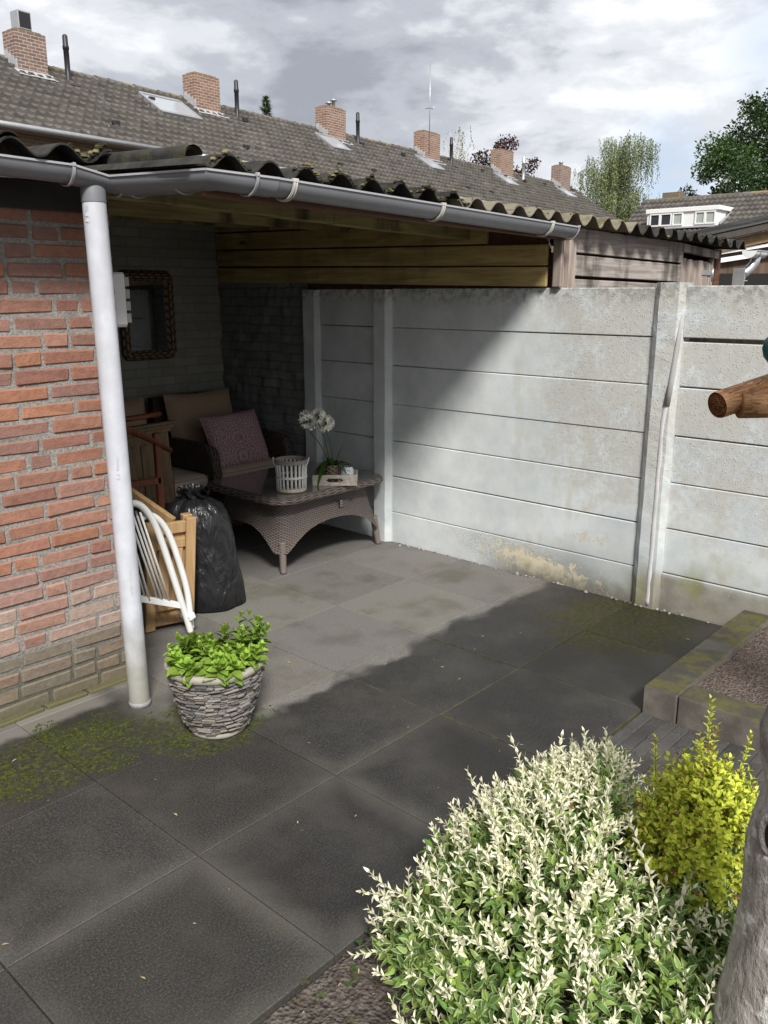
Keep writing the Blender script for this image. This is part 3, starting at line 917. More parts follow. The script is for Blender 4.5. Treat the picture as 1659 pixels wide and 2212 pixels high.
def trough(path, r, lipw=.006):
    """half-round gutter along a level path; path points are the middle of the open top"""
    b = MB(); n = len(path); pts = [V(p) for p in path]; seg = 16
    def frame(i):
        t = (pts[min(i + 1, n - 1)] - pts[max(i - 1, 0)]).normalized()
        if 0 < i < n - 1:
            t1 = (pts[i] - pts[i - 1]).normalized(); t2 = (pts[i + 1] - pts[i]).normalized()
            sd = V(t.y, -t.x, 0).normalized(); s1 = V(t1.y, -t1.x, 0).normalized()
            return sd / max(.35, sd.dot(s1))
        return V(t.y, -t.x, 0).normalized()
    O, I = [], []
    for i in range(n):
        sd = frame(i); ro, ri = [], []
        for k in range(seg + 1):
            a = math.pi * k / seg
            ro.append(pts[i] + sd * (r * math.cos(a)) - V(0, 0, 1) * (r * .98 * math.sin(a)))
            ri.append(pts[i] + sd * ((r - .0035) * math.cos(a)) - V(0, 0, 1) * ((r - .0035) * .98 * math.sin(a)))
        O.append(ro); I.append(ri)
    b.grid(O); b.grid(I, flip=True)
    for row in (O[0], O[-1]): b.poly(row if row is O[-1] else row[::-1])
    L = MB()
    for sgn in (1, -1):
        for i in range(n - 1):
            a = pts[i] + frame(i) * (r * sgn); q = pts[i + 1] + frame(i + 1) * (r * sgn)
            L.bar(a + V(0, 0, .001), q + V(0, 0, .001), .010, .007)
    return b, L


GR = .056
pL = [(-1.6, 1.0, 2.128), (-.2, 1.0, 2.117), (.30, 1.0, 2.110)]
pM = [(.30, 1.0, 2.110), (.548, 1.0, 2.086), (.566, .497, 2.074), (.80, .500, 2.070)]
pR = [(.80, .500, 2.070), (1.8, .503, 2.048), (2.915, .506, 2.022)]
for nm, p in (('trough', pL), ('elbow', pM), ('trough', pR)):
    t_, l_ = trough(p, GR if nm == 'trough' else GR + .003)
    o = t_.build(nm, M_gutter, gut)
    l_.build('lip', M_gutter_lip, o)


def hoop(ctr, ax, r, w, mat, name, tail=False):
    """strap round the trough"""
    b = MB(); ctr = V(ctr); ax = V(ax).normalized(); sd = V(ax.y, -ax.x, 0); A, B = [], []
    for k in range(19):
        a = math.pi * (k / 18 * 1.06 - .03)
        p = ctr + sd * (r * math.cos(a)) - V(0, 0, 1) * (r * math.sin(a))
        q = ctr + sd * ((r + .004) * math.cos(a)) - V(0, 0, 1) * ((r + .004) * math.sin(a))
        A.append([p - ax * w, p + ax * w]); B.append([q - ax * w, q + ax * w])
    b.grid(B); b.grid([[a[0], c[0]] for a, c in zip(A, B)]); b.grid([[a[1], c[1]] for a, c in zip(A, B)], flip=True)
    for s_ in (-.006, .006):
        if w > .008: 
            P = [ctr + sd * ((r + .005) * math.cos(math.pi * k / 18)) - V(0, 0, 1) * ((r + .005) * math.sin(math.pi * k / 18)) + ax * s_ for k in range(19)]
            b.tube(P, .0022, 5, True)
    b.obox(ctr + sd * r + V(0, 0, .003), (ax, sd, V(0, 0, 1)), (w * 1.1, .007, .006), .001)
    if tail:
        f = ctr + sd * (.0) - V(0, 0, r + .005)
        b.bar(f + V(0, 0, 0), f + V(0, .06, -.02), .028, .004); b.bar(f + V(0, .06, -.02), f + V(0, .075, -.09), .03, .004, (0, 1, 0))
    return b.build(name, mat, gut)


hoop((-.02, 1.0, 2.1155), (1, 0, 0), GR + .003, .010, M_strap, 'bracket', True)
hoop((.875, .5, 2.0685), (1, 0, 0), GR + .003, .011, M_strap, 'bracket')
hoop((1.735, .503, 2.050), (1, 0, 0), GR + .003, .011, M_strap, 'bracket')
hoop((2.64, .505, 2.029), (1, 0, 0), GR + .003, .011, M_strap, 'bracket')
for c, a, r in (((.305, 1.0, 2.109), (1, 0, 0), GR + .004), ((.50, 1.0, 2.090), (1, 0, 0), GR + .006), ((.550, .94, 2.0845), (0, -1, 0), GR + .005), ((.561, .66, 2.078), (0, -1, 0), GR + .005), ((.70, .4985, 2.0715), (1, 0, 0), GR + .005), ((2.905, .506, 2.022), (1, 0, 0), GR + .004)):
    hoop(c, a, r, .005, M_gutter_lip, 'joint_band')
b = MB(); b.obox((-.19, 1.0, 2.155), ((1, 0, 0), (0, 1, 0), (0, 0, 1)), (.020, .006, .045), .004); b.obox((-.19, 1.06, 2.125), ((1, 0, 0), (0, 1, 0), (0, 0, 1)), (.016, .06, .003), .001)
b.build('bracket', M_strap, gut)
b = MB(); b.bar((2.80, .585, 2.03), (2.80, .562, 1.955), .014, .004, (1, 0, 0)); b.tube([(2.80, .562, 1.955), (2.79, .552, 1.935), (2.80, .545, 1.915), (2.812, .552, 1.93)], .0035, 6)
b.build('hook', M_strap, gut)

# ---------------------------------------------------------------- drainpipe
pipe = thing('drainpipe', "white plastic drainpipe standing on the mossy paving at the brick corner, brownish at its foot", 'drainpipe', (.425, 1.0, 0))
PB, PT = V(.425, 1.0, 0), V(.404, 1.0, 2.045)
b = MB(); n = 30
b.tube([PB + (PT - PB) * (i / n) for i in range(n + 1)], [.0425] * (n + 1), 28, False)
b.build('pipe', M_pipe, pipe)
b = MB(); b.tube([PT + V(0, 0, -.045), PT + V(0, 0, -.002), PT + V(0, 0, .012), PT + V(0, 0, .05)], [.0445, .0445, .041, .038], 28, False)
b.build('outlet_socket', M_gutter, pipe)
b = MB(); b.lathe((.425, 1.0, .0), [(.030, .001), (.047, .003), (.0455, .018), (.0428, .026)], 24, nz=.004)
b.build('mortar_collar', plain("pipe_foot_residue", (.30, .31, .31), .8, .4, 60, .5), pipe)


def lettering(txt, size, name, mat, parent, origin, right, up, extr=.0):
    cu = bpy.data.curves.new(name, 'FONT'); cu.body = txt; cu.size = size; cu.extrude = extr
    tmp = bpy.data.objects.new(name, cu); COL.objects.link(tmp)
    bpy.context.view_layer.update()
    me = bpy.data.meshes.new_from_object(tmp.evaluated_get(bpy.context.evaluated_depsgraph_get()))
    COL.objects.unlink(tmp); bpy.data.objects.remove(tmp)
    r, u = V(right).normalized(), V(up).normalized()
    M = Matrix((r, u, r.cross(u))).transposed().to_4x4(); M.translation = V(origin) - V(WORLD_BASE[parent.name])
    me.transform(M); me.name = name
    me.materials.append(mat)
    o = bpy.data.objects.new(name, me); COL.objects.link(o); o.parent = parent
    WORLD_BASE[o.name] = WORLD_BASE[parent.name]
    return o


M_ink = plain("grey_print", (.47, .47, .50), .6)
cdir = V(cam.location.x - .42, cam.location.y - 1.0, 0).normalized()
side = V(-cdir.y, cdir.x, 0)                              # to the right as the camera sees it
for z, txt, sz, off in ((1.925, "\u25B2\u25B2 00", .019, -.1), (.98, "\u25B2\u25B2 Martens", .017, .05), (.62, "C194D 15121  NEN 7016", .011, .05)):
    pc = PB + (PT - PB) * (z / 2.045); a = cdir * math.cos(off * 4) + side * math.sin(off * 4)
    rt = V(-a.y, a.x, 0)
    txt2 = txt.replace("\u25B2", "A") if False else txt
    try: lettering(txt2, sz, 'printed_marking', M_ink, pipe, pc + a * .0431 - rt * (sz * .3), (0, 0, -1) if sz < .015 else (0, 0, 1), -rt if sz >= .015 else rt)
    except Exception as ex: print('text', ex)

# ---------------------------------------------------------------- row of terraced houses
M_tile = None


def mk_tile():
    k = NT("roof_tiles"); n = k.noise(.55, 5, .6); f = k.noise(9, 5, .65); ff = k.noise(40, 3)
    c = k.mix(1.0, k.attr(), k.mix(f, (.74,) * 3, (1.26,) * 3), 'MULTIPLY')
    c = k.mix(k.rng(n, .46, .66, 0, .6), c, (.075, .068, .055))
    c = k.mix(k.rng(k.noise(1.6, 6, .7), .56, .68, 0, .6), c, (.16, .15, .13))
    c = k.mix(k.rng(k.voro(2.6), .10, .05, 0, .55), c, (.30, .29, .26))
    return k.fin(c, .85, k.bump(ff, .4, .01), None, .25)


def mk_chimney_brick(name, a, b_):
    k = NT(name); x = k.xyz(k.obj())
    b = k.n('ShaderNodeTexBrick'); k.put(b.inputs['Vector'], k.vec(k.m('ADD', x[0], x[1]), x[2], 0.0)); k.put(b.inputs['Scale'], 1.0)
    k.put(b.inputs['Brick Width'], .22); k.put(b.inputs['Row Height'], .075); k.put(b.inputs['Mortar Size'], .009); k.put(b.inputs['Bias'], -.1)
    b.inputs['Color1'].default_value = tuple(a) + (1,); b.inputs['Color2'].default_value = tuple(b_) + (1,); b.inputs['Mortar'].default_value = (.36, .33, .30, 1)
    n = k.noise(3, 5, .6, k.obj())
    c = k.mix(1.0, b.outputs['Color'], k.mix(n, (.72,) * 3, (1.28,) * 3), 'MULTIPLY')
    top = k.rng(k.m('ADD', x[2], k.m('MULTIPLY', k.noise(7, 4, .6, k.obj()), .12)), 1.10, 1.22)
    c = k.mix(k.m('MULTIPLY', top, .65), c, (.115, .095, .05))
    return k.fin(c, .85, k.bump(k.m('MULTIPLY', b.outputs['Fac'], -1.0), .5, .01), None, .2)


M_tile = mk_tile()
M_chim = [mk_chimney_brick("chimney_brick_brown", (.155, .098, .078), (.235, .145, .11)), mk_chimney_brick("chimney_brick_orange", (.19, .105, .072), (.285, .16, .10))]
M_lead = plain("lead_flashing", (.36, .36, .37), .5, .3, 12, .2)
M_black = plain("black_plastic", (.018, .018, .020), .45, .2, 20)
M_metal = plain("zinc", (.40, .41, .42), .35, .2, 15, .1, .5, .6)
M_housebrick = mk_chimney_brick("house_brick", (.20, .09, .055), (.27, .13, .08))


def mk_glass(name, tint=(.10, .12, .13), rough=.06):
    k = NT(name); return k.fin(tint, rough, None, None, .8)


M_pane = mk_glass("window_pane"); M_skyglass = mk_glass("roof_light_pane", (.30, .32, .34), .15)
HA = rad(4.91); HD = V(math.cos(HA), math.sin(HA), 0); HN = V(-math.sin(HA), math.cos(HA), 0)
H0 = V(8.878, 19.392, 0); RZ, EVZ, RUN = 7.05, 4.985, 3.2


def hp(s, m, z): return H0 + HD * s + HN * m + V(0, 0, z)
def slope_z(m): return RZ + (RZ - EVZ) / RUN * m          # m negative: our side


def tiles(s0, s1, sgn=-1, rows=12, pitch=.225, P0=None, D=None, N=None, rz=None, ez=None, run=None):
    """waved interlocking roof tiles, each row overlapping the one below"""
    D = D or HD; N = N or HN; P0 = P0 or H0; rz = rz or RZ; ez = ez or EVZ; run = run or RUN
    b = MB(); nx = int((s1 - s0) / pitch * 6)
    for r in range(rows):
        t0, t1 = r / rows, (r + 1.12) / rows
        P = []; jit = rng.uniform(-.006, .006)
        for i in range(nx + 1):
            s = s0 + (s1 - s0) * i / nx
            ph = (s / pitch) % 1
            w = .050 * (math.sin(2 * math.pi * ph) * .5 + .5) ** 1.6
            tile = math.floor(s / pitch); q = (mnoise.noise(V(tile * 7.3, r * 3.7, 1)) * .014)
            row = []
            for t, lift in ((t0, .0), (t1, .11), (t1, -.03)):
                m = sgn * run * t; z = rz - (rz - ez) * t + lift + w + q + jit
                row.append(P0 + D * s + N * m + V(0, 0, z))
            P.append(row)
        b0 = len(b.v); 
        for row in P: b.v.extend([tuple(p) for p in row])
        for i in range(nx):
            s = s0 + (s1 - s0) * (i + .5) / nx; tile = math.floor(s / pitch)
            q = .70 + .52 * ((math.sin(tile * 12.9898 + r * 78.233) * 43758.5453) % 1)
            col = (.090 * q, .081 * q, .072 * q)
            for j in range(2):
                f = (b0 + i * 3 + j, b0 + i * 3 + j + 1, b0 + (i + 1) * 3 + j + 1, b0 + (i + 1) * 3 + j)
                b.face(f if sgn < 0 else f[::-1], 0, col, None, False)
    return b


def ridge_caps(P0, D, s0, s1, z, lich):
    b = MB(); n = int((s1 - s0) / .38)
    for i in range(n):
        a = s0 + (s1 - s0) * i / n; e = s0 + (s1 - s0) * (i + 1.06) / n
        q = rng.uniform(.8, 1.2); c = (.125 * q, .112 * q, .095 * q)
        if mnoise.noise(V(a * .45, 2, lich)) > .18 and rng.random() < .7: c = (.21, .16, .075)
        rr = .115 + rng.uniform(-.006, .006)
        Nn = V(-D.y, D.x, 0); P = []
        for s in (a, e):
            P.append([P0 + D * s + Nn * (-rr * 1.25 * math.cos(math.pi * k / 8)) + V(0, 0, z - .05 + rr * math.sin(math.pi * k / 8) + (.015 if s == a else 0)) for k in range(9)])
        b.grid(P, 0, c, False, flip=True)
    return b


def house(s0, s1, sc, cw, label, cowl, sky_s=None, vent_s=None, antenna=False, end=False, left_end=False, cmat=0, chh=1.10, greyvent=False):
    base = tuple(hp((s0 + s1) / 2, 0, 0))
    t = thing('terraced_house', label, 'house', base, 'row of terraced houses behind the porch')
    tl = tiles(s0, s1); bk = tiles(s0, s1, 1)
    r_ = tl.build('roof', M_tile, t)
    bk.build('rear_roof', M_tile, t)
    ridge_caps(H0, HD, s0, s1, RZ, s0).build('ridge', M_tile, r_)
    w = MB(); e0 = .02
    x0, x1 = s0 + (0 if not left_end else 0), s1 - (.18 if end else 0)
    zf = EVZ - .02
    P = [hp(x0, -RUN + .32, -.1), hp(x1, -RUN + .32, -.1), hp(x1, -RUN + .32, zf), hp(x0, -RUN + .32, zf)]
    w.poly(P)
    P2 = [hp(x1, RUN - .3, -.1), hp(x0, RUN - .3, -.1), hp(x0, RUN - .3, zf), hp(x1, RUN - .3, zf)]; w.poly(P2)
    for xx, fl in ((x0, 0), (x1, 1)):
        G = [hp(xx, -RUN + .32, -.1), hp(xx, RUN - .3, -.1), hp(xx, RUN - .3, zf), hp(xx, 0, RZ - .1), hp(xx, -RUN + .32, zf)]
        w.poly(G if fl else G[::-1])
    w.build('wall', M_housebrick, t)
    gq = MB(); gq.tube([hp(s0, -RUN - .07, EVZ - .02), hp(s1, -RUN - .07, EVZ - .02)], .062, 10); gq.bar(hp(s0, -RUN + .12, EVZ - .06), hp(s1, -RUN + .12, EVZ - .06), .40, .03); gq.build('gutter', M_metal, t)
    # chimney: stands through our slope just below the ridge
    c = MB(); m0, m1 = -.62, -.10; z0 = slope_z(m0) - .25; zt = RZ + chh - .36
    cc = hp(sc + cw / 2, (m0 + m1) / 2, (z0 + zt) / 2)
    c.obox(cc, (HD, HN, V(0, 0, 1)), (cw / 2, (m1 - m0) / 2, (zt - z0) / 2), .012)
    c.obox(hp(sc + cw / 2, (m0 + m1) / 2, zt + .012), (HD, HN, V(0, 0, 1)), (cw / 2 - .07, (m1 - m0) / 2 - .07, .03), .01)
    co = c.build('chimney', M_chim[cmat], t, base=tuple(hp(sc, m0, zt - 1.12)))
    fl = MB(); k = int((cw + .25) / .10)
    for i in range(k):
        s = sc - .09 + (cw + .18) * i / k
        fl.obox(hp(s + .05, m0 - .13 + rng.uniform(-.02, .02), slope_z(m0 - .13) + .085), (HD, (HN + V(0, 0, .64)).normalized(), (V(0, 0, 1) - HN * .64).normalized()), (.056, .15, .010), .004)
    for i in range(4):
        m = m0 + .03 + i * .12
        fl.obox(hp(sc - .02, m, slope_z(m) + .17), (HN, V(0, 0, 1), HD), (.065, .11, .012), .003)
    fl.build('flashing', M_lead, co)
    if cowl == 'box':
        q = MB(); q.obox(hp(sc + .36, -.36, zt + .25), (HD, HN, V(0, 0, 1)), (.165, .165, .20), .01)
        q.build('cowl', M_metal, co); q = MB(); q.obox(hp(sc + .36, -.36 - .166, zt + .25), (HD, HN, V(0, 0, 1)), (.14, .006, .165), 0); q.build('cowl_grille', M_black, co)
    elif cowl == 'caps':
        for dx, h in ((.42, .14), (.66, .26)):
            q = MB(); q.lathe(hp(sc + dx, -.36, zt), [(.055, 0), (.055, h), (.13, h + .01), (.10, h + .05), (.02, h + .09)], 14); q.build('cap', M_metal, co)
    elif cowl == 'pot':
        q = MB(); q.lathe(hp(sc + .52, -.36, zt), [(.10, 0), (.085, .16), (.12, .17), (.12, .21), (.02, .24)], 14); q.build('cap', M_metal, co)
    if vent_s is not None:
        q = MB(); m = -.55; z = slope_z(m)
        q.lathe(hp(vent_s, m, z), [(.13, -.06), (.10, .06), (.066, .10), (.066, .72), (.078, .73), (.078, .80), (.066, .82), (.062, 1.03), (.03, 1.06)], 14)
        q.obox(hp(vent_s, m - .12, slope_z(m - .12) + .06), (HD, (HN + V(0, 0, .64)).normalized(), (V(0, 0, 1) - HN * .64).normalized()), (.14, .2, .012), .004)
        q.build('vent_pipe', M_metal if greyvent else M_black, t)
    if sky_s is not None:
        s, wd, m, ln = sky_s
        up = (V(0, 0, 1) - HN * .644).normalized(); al = (HN + V(0, 0, .644)).normalized(); ctr = hp(s, m, slope_z(m)) + up * .10
        q = MB()
        for a, bb, hx, hy in ((-wd / 2, 0, .035, ln / 2), (wd / 2, 0, .035, ln / 2), (0, -ln / 2, wd / 2, .05), (0, ln / 2, wd / 2, .05)):
            q.obox(ctr + HD * a + al * bb, (HD, al, up), (hx, hy, .055), .006)
        f_ = q.build('skylight', M_metal, t)
        q = MB(); q.obox(ctr + up * .02, (HD, al, up), (wd / 2 - .03, ln / 2 - .04, .012), 0); q.build('pane', M_skyglass, f_)
    for i in range(3):
        s = s0 + (s1 - s0) * (.2 + .3 * i) ; m = rng.choice((-.75, -2.6, -.85))
        q = MB(); q.obox(hp(s, m, slope_z(m) + .13), (HD, HN, V(0, 0, 1)), (.09, .06, .07), .02); q.build('vent_tile', M_black, t)
    if antenna:
        q = MB(); p = hp(sc + .30, -.64, 0)
        q.tube([p + V(0, 0, RZ - .1), p + V(0, 0, RZ + 3.15)], .018, 6); q.tube([p + V(0, 0, RZ + 1.5) + HD * -.22, p + V(0, 0, RZ + 1.5) + HD * .22], .012, 5)
        q.tube([p + V(0, 0, RZ + 1.5) + HN * -.22, p + V(0, 0, RZ + 1.5) + HN * .22], .012, 5)
        q.build('antenna', M_metal, co)
    return t


chs = [-.05, 5.40, 11.05, 16.80, 22.72, 28.72]
house(-4.2, 2.55, chs[0] + .1, .80, "terraced house with a square metal cowl on its brown chimney", 'box', None, 1.42, cmat=0, left_end=True, chh=.90)
house(2.55, 8.2, chs[1], .94, "terraced house with the large skylight beside its orange chimney", None, (4.15, 1.35, -.98, 1.0), 7.05, cmat=1, chh=.96)
house(8.2, 13.9, chs[2], 1.0, "terraced house with two small round caps on its chimney", 'caps', (10.75, .85, -1.05, .9), 12.78, cmat=1, chh=1.0)
house(13.9, 19.8, chs[3], 1.1, "terraced house with a tall thin antenna rising from its chimney", None, (16.45, .85, -1.05, .9), 18.82, True, cmat=1, chh=1.03)
house(19.8, 25.8, chs[4], 1.17, "terraced house whose chimney stands before the dark purple tree, grey vent beside it", None, (22.4, .85, -1.05, .9), 25.0, cmat=1, greyvent=True)
house(25.8, 30.85, chs[5], 1.18, "end house of the terrace, its gable edge sloping down before the birch", 'pot', (28.4, .85, -1.05, .9), None, end=True, cmat=0)

# ---------------------------------------------------------------- far house with dormer
fh = thing('dormer_house', "far tiled house with a long white dormer of five windows", 'house', (41.3, 12, 0))
FD = V(0, -1, 0); FN = V(1, 0, 0); F0 = V(41.3, 18.5, 0); FZ, FE, FR = 6.2, 3.0, 5.0
tiles(0, 16, -1, 14, .24, F0, FD, FN, FZ, FE, FR).build('roof', M_tile, fh)
tiles(0, 16, 1, 14, .24, F0, FD, FN, FZ, FE, FR).build('rear_roof', M_tile, fh)
ridge_caps(F0, FD, 0, 16, FZ, 3).build('ridge', M_tile, fh)
b = MB()
b.poly([(36.7, 18.3, -.1), (36.7, 2.6, -.1), (36.7, 2.6, FE), (36.7, 18.3, FE)])
b.poly([(36.7, 18.3, -.1), (36.7, 18.3, FE), (41.3, 18.3, FZ - .1), (45.9, 18.3, FE), (45.9, 18.3, -.1)])
b.build('wall', M_housebrick, fh)
b = MB(); b.obox((41.6, 17.1, FZ + .05), ((1, 0, 0), (0, 1, 0), (0, 0, 1)), (.35, .45, .28), .02); b.build('chimney', M_chim[0], fh)
# dormer of the far house
b = MB(); dx = 38.5
b.box(dx, 40.6, 13.60, 16.95, 4.60, 5.30, 0); b.build('dormer', M_white, fh)
dorm = [o for o in fh.children if o.name.startswith('dormer')][0]
b = MB(); b.box(dx - .07, 41.0, 13.50, 17.02, 5.30, 5.50, .015); b.build('dormer_roof', M_white, dorm)
b = MB(); b.box(dx - .05, dx + .05, 13.55, 17.0, 4.58, 4.66, .01); b.build('sill', M_lead, dorm)
M_darkpane = mk_glass('dark_window_pane', (.03, .035, .045), .2)
M_curtain = plain("pale_curtain", (.34, .37, .33), .8, .12, 6, 0)
for i, (ya, yb, cur) in enumerate(((16.76, 16.34, 1), (16.24, 15.78, 0), (15.64, 15.24, 2), (14.57, 14.20, 2), (14.11, 13.72, 2))):
    f = MB(); zc = 5.0; hz = .235
    yc, hy = (ya + yb) / 2, (ya - yb) / 2
    for (a, c, u, v) in ((yc, zc - hz - .02, hy + .05, .03), (yc, zc + hz + .02, hy + .05, .03), (ya + .02, zc, .03, hz), (yb - .02, zc, .03, hz)):
        f.obox((dx - .02, a, c), ((1, 0, 0), (0, 1, 0), (0, 0, 1)), (.03, u, v), .004)
    fo = f.build('window', M_white, dorm)
    p = MB(); p.poly([(dx - .008, yb, zc - hz), (dx - .008, ya, zc - hz), (dx - .008, ya, zc + hz), (dx - .008, yb, zc + hz)][::-1]); p.build('pane', M_curtain if cur == 2 else M_darkpane, fo)
b = MB(); b.bar((38.5, 13.46, 4.72), (40.75, 13.46, 5.62), .12, .04, (0, 1, 0)); b.build('flashing', M_lead, fh)

# ---------------------------------------------------------------- neighbour's shed behind the fence
shed = thing('garden_shed', "weathered grey board shed with a low corrugated roof behind the concrete fence", 'shed', (4.2, .6, 0))
for i, (z0, z1) in enumerate(((1.20, 1.405), (1.41, 1.612), (1.617, 1.757), (1.775, 1.889), (1.902, 2.035))):
    b = MB(); x1 = 4.60 if i < 4 else 4.62
    b.bar((3.115, .600, (z0 + z1) / 2 + .004), (x1, .602, (z0 + z1) / 2 - .018), .022, z1 - z0, ch=.003)
    b.build('board', M_greywood, shed)
b = MB(); b.box(3.08, 3.112, .590, .66, .9, 2.03, .003); b.build('corner_post', M_brown, shed)
b = MB(); x = 4.625; dz = 0
while x < 5.16:
    w = rng.uniform(.075, .105); x1 = min(x + w, 5.17)
    b.box(x + .002, x1 - .002, .606 + rng.uniform(-.003, .003), .630, .9, 1.920 + dz - .045 * (x - 4.62), .003); x = x1; dz = rng.uniform(-.006, .006)
door = b.build('door', M_greywood_v, shed)
b = MB(); b.box(5.00, 5.17, .597, .604, 1.808, 1.845, .002); b.tube([(5.185, .597, 1.775), (5.185, .597, 1.86)], .010, 8); b.build('hinge', M_metal, door)
b = MB(); b.bar((4.60, .600, 1.985), (5.24, .600, 1.955), .04, .055, ch=.004); b.bar((5.19, .615, .9), (5.19, .615, 1.93), .03, .03, (0, 1, 0), .002); b.build('door_frame', M_greywood, shed)
b = MB(); b.box(5.225, 5.31, .59, .67, .9, 1.995, .004); b.build('corner_post', M_brown, shed)
b = MB(); b.box(4.55, 5.24, .70, .72, .9, 2.02); b.build('inner_shade', M_dark, shed)  # black sheet painting the shade seen through the gap above the door
b = MB(); b.box(5.29, 5.31, .64, 2.6, .0, 2.02); b.build('side_wall', M_brown, shed)
for (x0, x1, dz, mt) in ((2.92, 3.62, .002, M_sheet_new), (3.54, 4.30, -.004, M_sheet_old), (4.22, 4.95, .000, M_sheet_old), (4.87, 5.48, -.006, M_sheet_old)):
    corrugated(x0, x1, .47, 3.2, 2.066 + dz - .012 * (x0 - 2.92), .05, .031, ragged=.008, droop=-.012).build('corrugated_sheet', mt, shed)
mo = moss_row(3.5, 5.45, .472, 2.056, 130, .012, droop=-.012, pale=.12).build('moss', M_moss, shed); structure(mo, 'stuff')

# short white gutter end with its swan neck, on the shed's corner
ng = thing('neighbour_gutter', "short white gutter end with grey swan neck pipe at the shed corner", 'gutter', (5.35, .45, 1.95))
b, l_ = trough([(5.345, .40, 1.985), (5.50, .40, 1.985), (5.62, .40, 1.985)], .052)
o = b.build('trough', M_white, ng); l_.build('lip', M_gutter_lip, o)
q = MB(); P = [(5.343, .40 - .052 * math.cos(math.pi * k / 16), 1.985 - .052 * math.sin(math.pi * k / 16)) for k in range(17)]
q.poly(P); q.poly([(5.339, y, z) for _, y, z in P][::-1]); q.build('end_cap', M_white, ng)
for xx in (5.44, 5.60):
    q = MB(); A = []
    for k in range(15):
        a = math.pi * k / 14; A.append([(xx - .008, .40 - .056 * math.cos(a), 1.985 - .056 * math.sin(a)), (xx + .008, .40 - .056 * math.cos(a), 1.985 - .056 * math.sin(a))])
    q.grid(A); q.build('joint_band', M_gutter_lip, ng)
q = MB(); q.tube([(5.50, .40, 1.955), (5.50, .41, 1.90), (5.46, .43, 1.855), (5.41, .46, 1.815), (5.39, .47, 1.77), (5.39, .47, 1.55)], .036, 14); q.build('swan_neck', M_metal, ng)
q = MB(); q.box(5.30, 5.40, .41, .49, 1.822, 1.834, .003); q.box(5.300, 5.306, .40, .49, 1.66, 1.86, .002); q.box(5.30, 5.40, .41, .49, 1.765, 1.775, .003); q.build('bracket', M_metal, ng)

# ---------------------------------------------------------------- outbuilding at the right
ob = thing('outbuilding', "brown timbered outbuilding with sloping dark roof edge beyond the shed", 'outbuilding', (9.5, 1.5, 0))
A, B = V(8.05, 2.66, 2.09), V(10.6, -.16, 2.90)
dv = (B - A).normalized(); nb = V(-dv.y, dv.x, 0).normalized()
if nb.dot(V(1, 1, 0)) < 0: nb = -nb
b = MB(); b.bar(A, B, .16, .09, ch=.01); b.build('verge', plain("dark_roof_edge", (.060, .052, .045), .9, .4, 9, .3), ob)
b = MB(); off = nb * .07; b.bar(A + off - V(0, 0, .11), B + off - V(0, 0, .125), .04, .12, ch=.004); b.build('fascia_board', mk_wood("tan_timber", (.26, .165, .085), (.38, .26, .14), 'x', .6), ob)
b = MB(); off = nb * .12
Q1, Q2 = V(8.0, 2.71, 0) + off, V(10.6, -.11, 0) + off
b.poly([Q1 + V(0, 0, .0), Q2 + V(0, 0, .0), Q2 + V(0, 0, 2.80), Q1 + V(0, 0, 1.99)][::-1])
b.poly([Q1, Q1 + nb * 4, Q1 + nb * 4 + V(0, 0, 1.9), Q1 + V(0, 0, 1.99)])
b.build('wall', mk_wood("dark_brown_timber", (.075, .048, .034), (.13, .088, .062), 'z', .6), ob)
b = MB(); b.poly([A - nb * .1 + V(0, 0, .05), B - nb * .1 + V(0, 0, .05), B + nb * 4 + V(0, 0, .1), A + nb * 4 + V(0, 0, .1)]); b.build('roof', M_tile, ob)
b = MB(); hd = V(dv.x, dv.y, 0).normalized(); s0 = Q1 + hd * .75
b.bar(s0 - nb * .05 + V(0, 0, 1.99), s0 + hd * 2.2 - nb * .05 + V(0, 0, 2.32), .03, .05); b.bar(s0 - nb * .03 + V(0, 0, 2.07), s0 + hd * 2.2 - nb * .03 + V(0, 0, 2.42), .02, .035); b.build('white_trim', M_white, ob)
b = MB(); b.obox(s0 + hd * .9 - nb * .012 + V(0, 0, 1.3), (hd, nb, V(0, 0, 1)), (.62, .01, .60)); b.build('opening_shade', M_dark, ob)  # black panel on the wall, paints the shade inside an opening

# ---------------------------------------------------------------- trees
M_leaf = leafmat("foliage", .5, .25)
M_bark = plain("grey_bark", (.10, .085, .07), .95, .4, 9, .6)
M_birchbark = plain("birch_bark", (.42, .41, .38), .9, .35, 5, .3)


def rdir(up=0.0):
    while True:
        v = V(rng.uniform(-1, 1), rng.uniform(-1, 1), rng.uniform(-1, 1))
        if .05 < v.length < 1: break
    v.normalize(); v.z += up; return v.normalized()


def branch(b, p, d, L, r, depth, tips, spread=.6, up=.12, kink=.22):
    pts = [V(p)]; rs = [r]; n = 5
    for i in range(n):
        d = (d + rdir() * kink * .5 + V(0, 0, up * .25)).normalized()
        pts.append(pts[-1] + d * (L / n)); rs.append(r * (1 - .5 * (i + 1) / n))
    b.tube(pts, rs, 7 if r > .05 else 5, False)
    if depth == 0: tips.append((pts[-1], d)); return
    for k in range(rng.choice((2, 3, 3))):
        i = rng.choice((2, 3, 4, 5)); nd = (d + rdir(.15) * spread).normalized()
        branch(b, pts[i], nd, L * rng.uniform(.62, .85), rs[i] * .72, depth - 1, tips, spread, up, kink)
    tips.append((pts[-1], d))


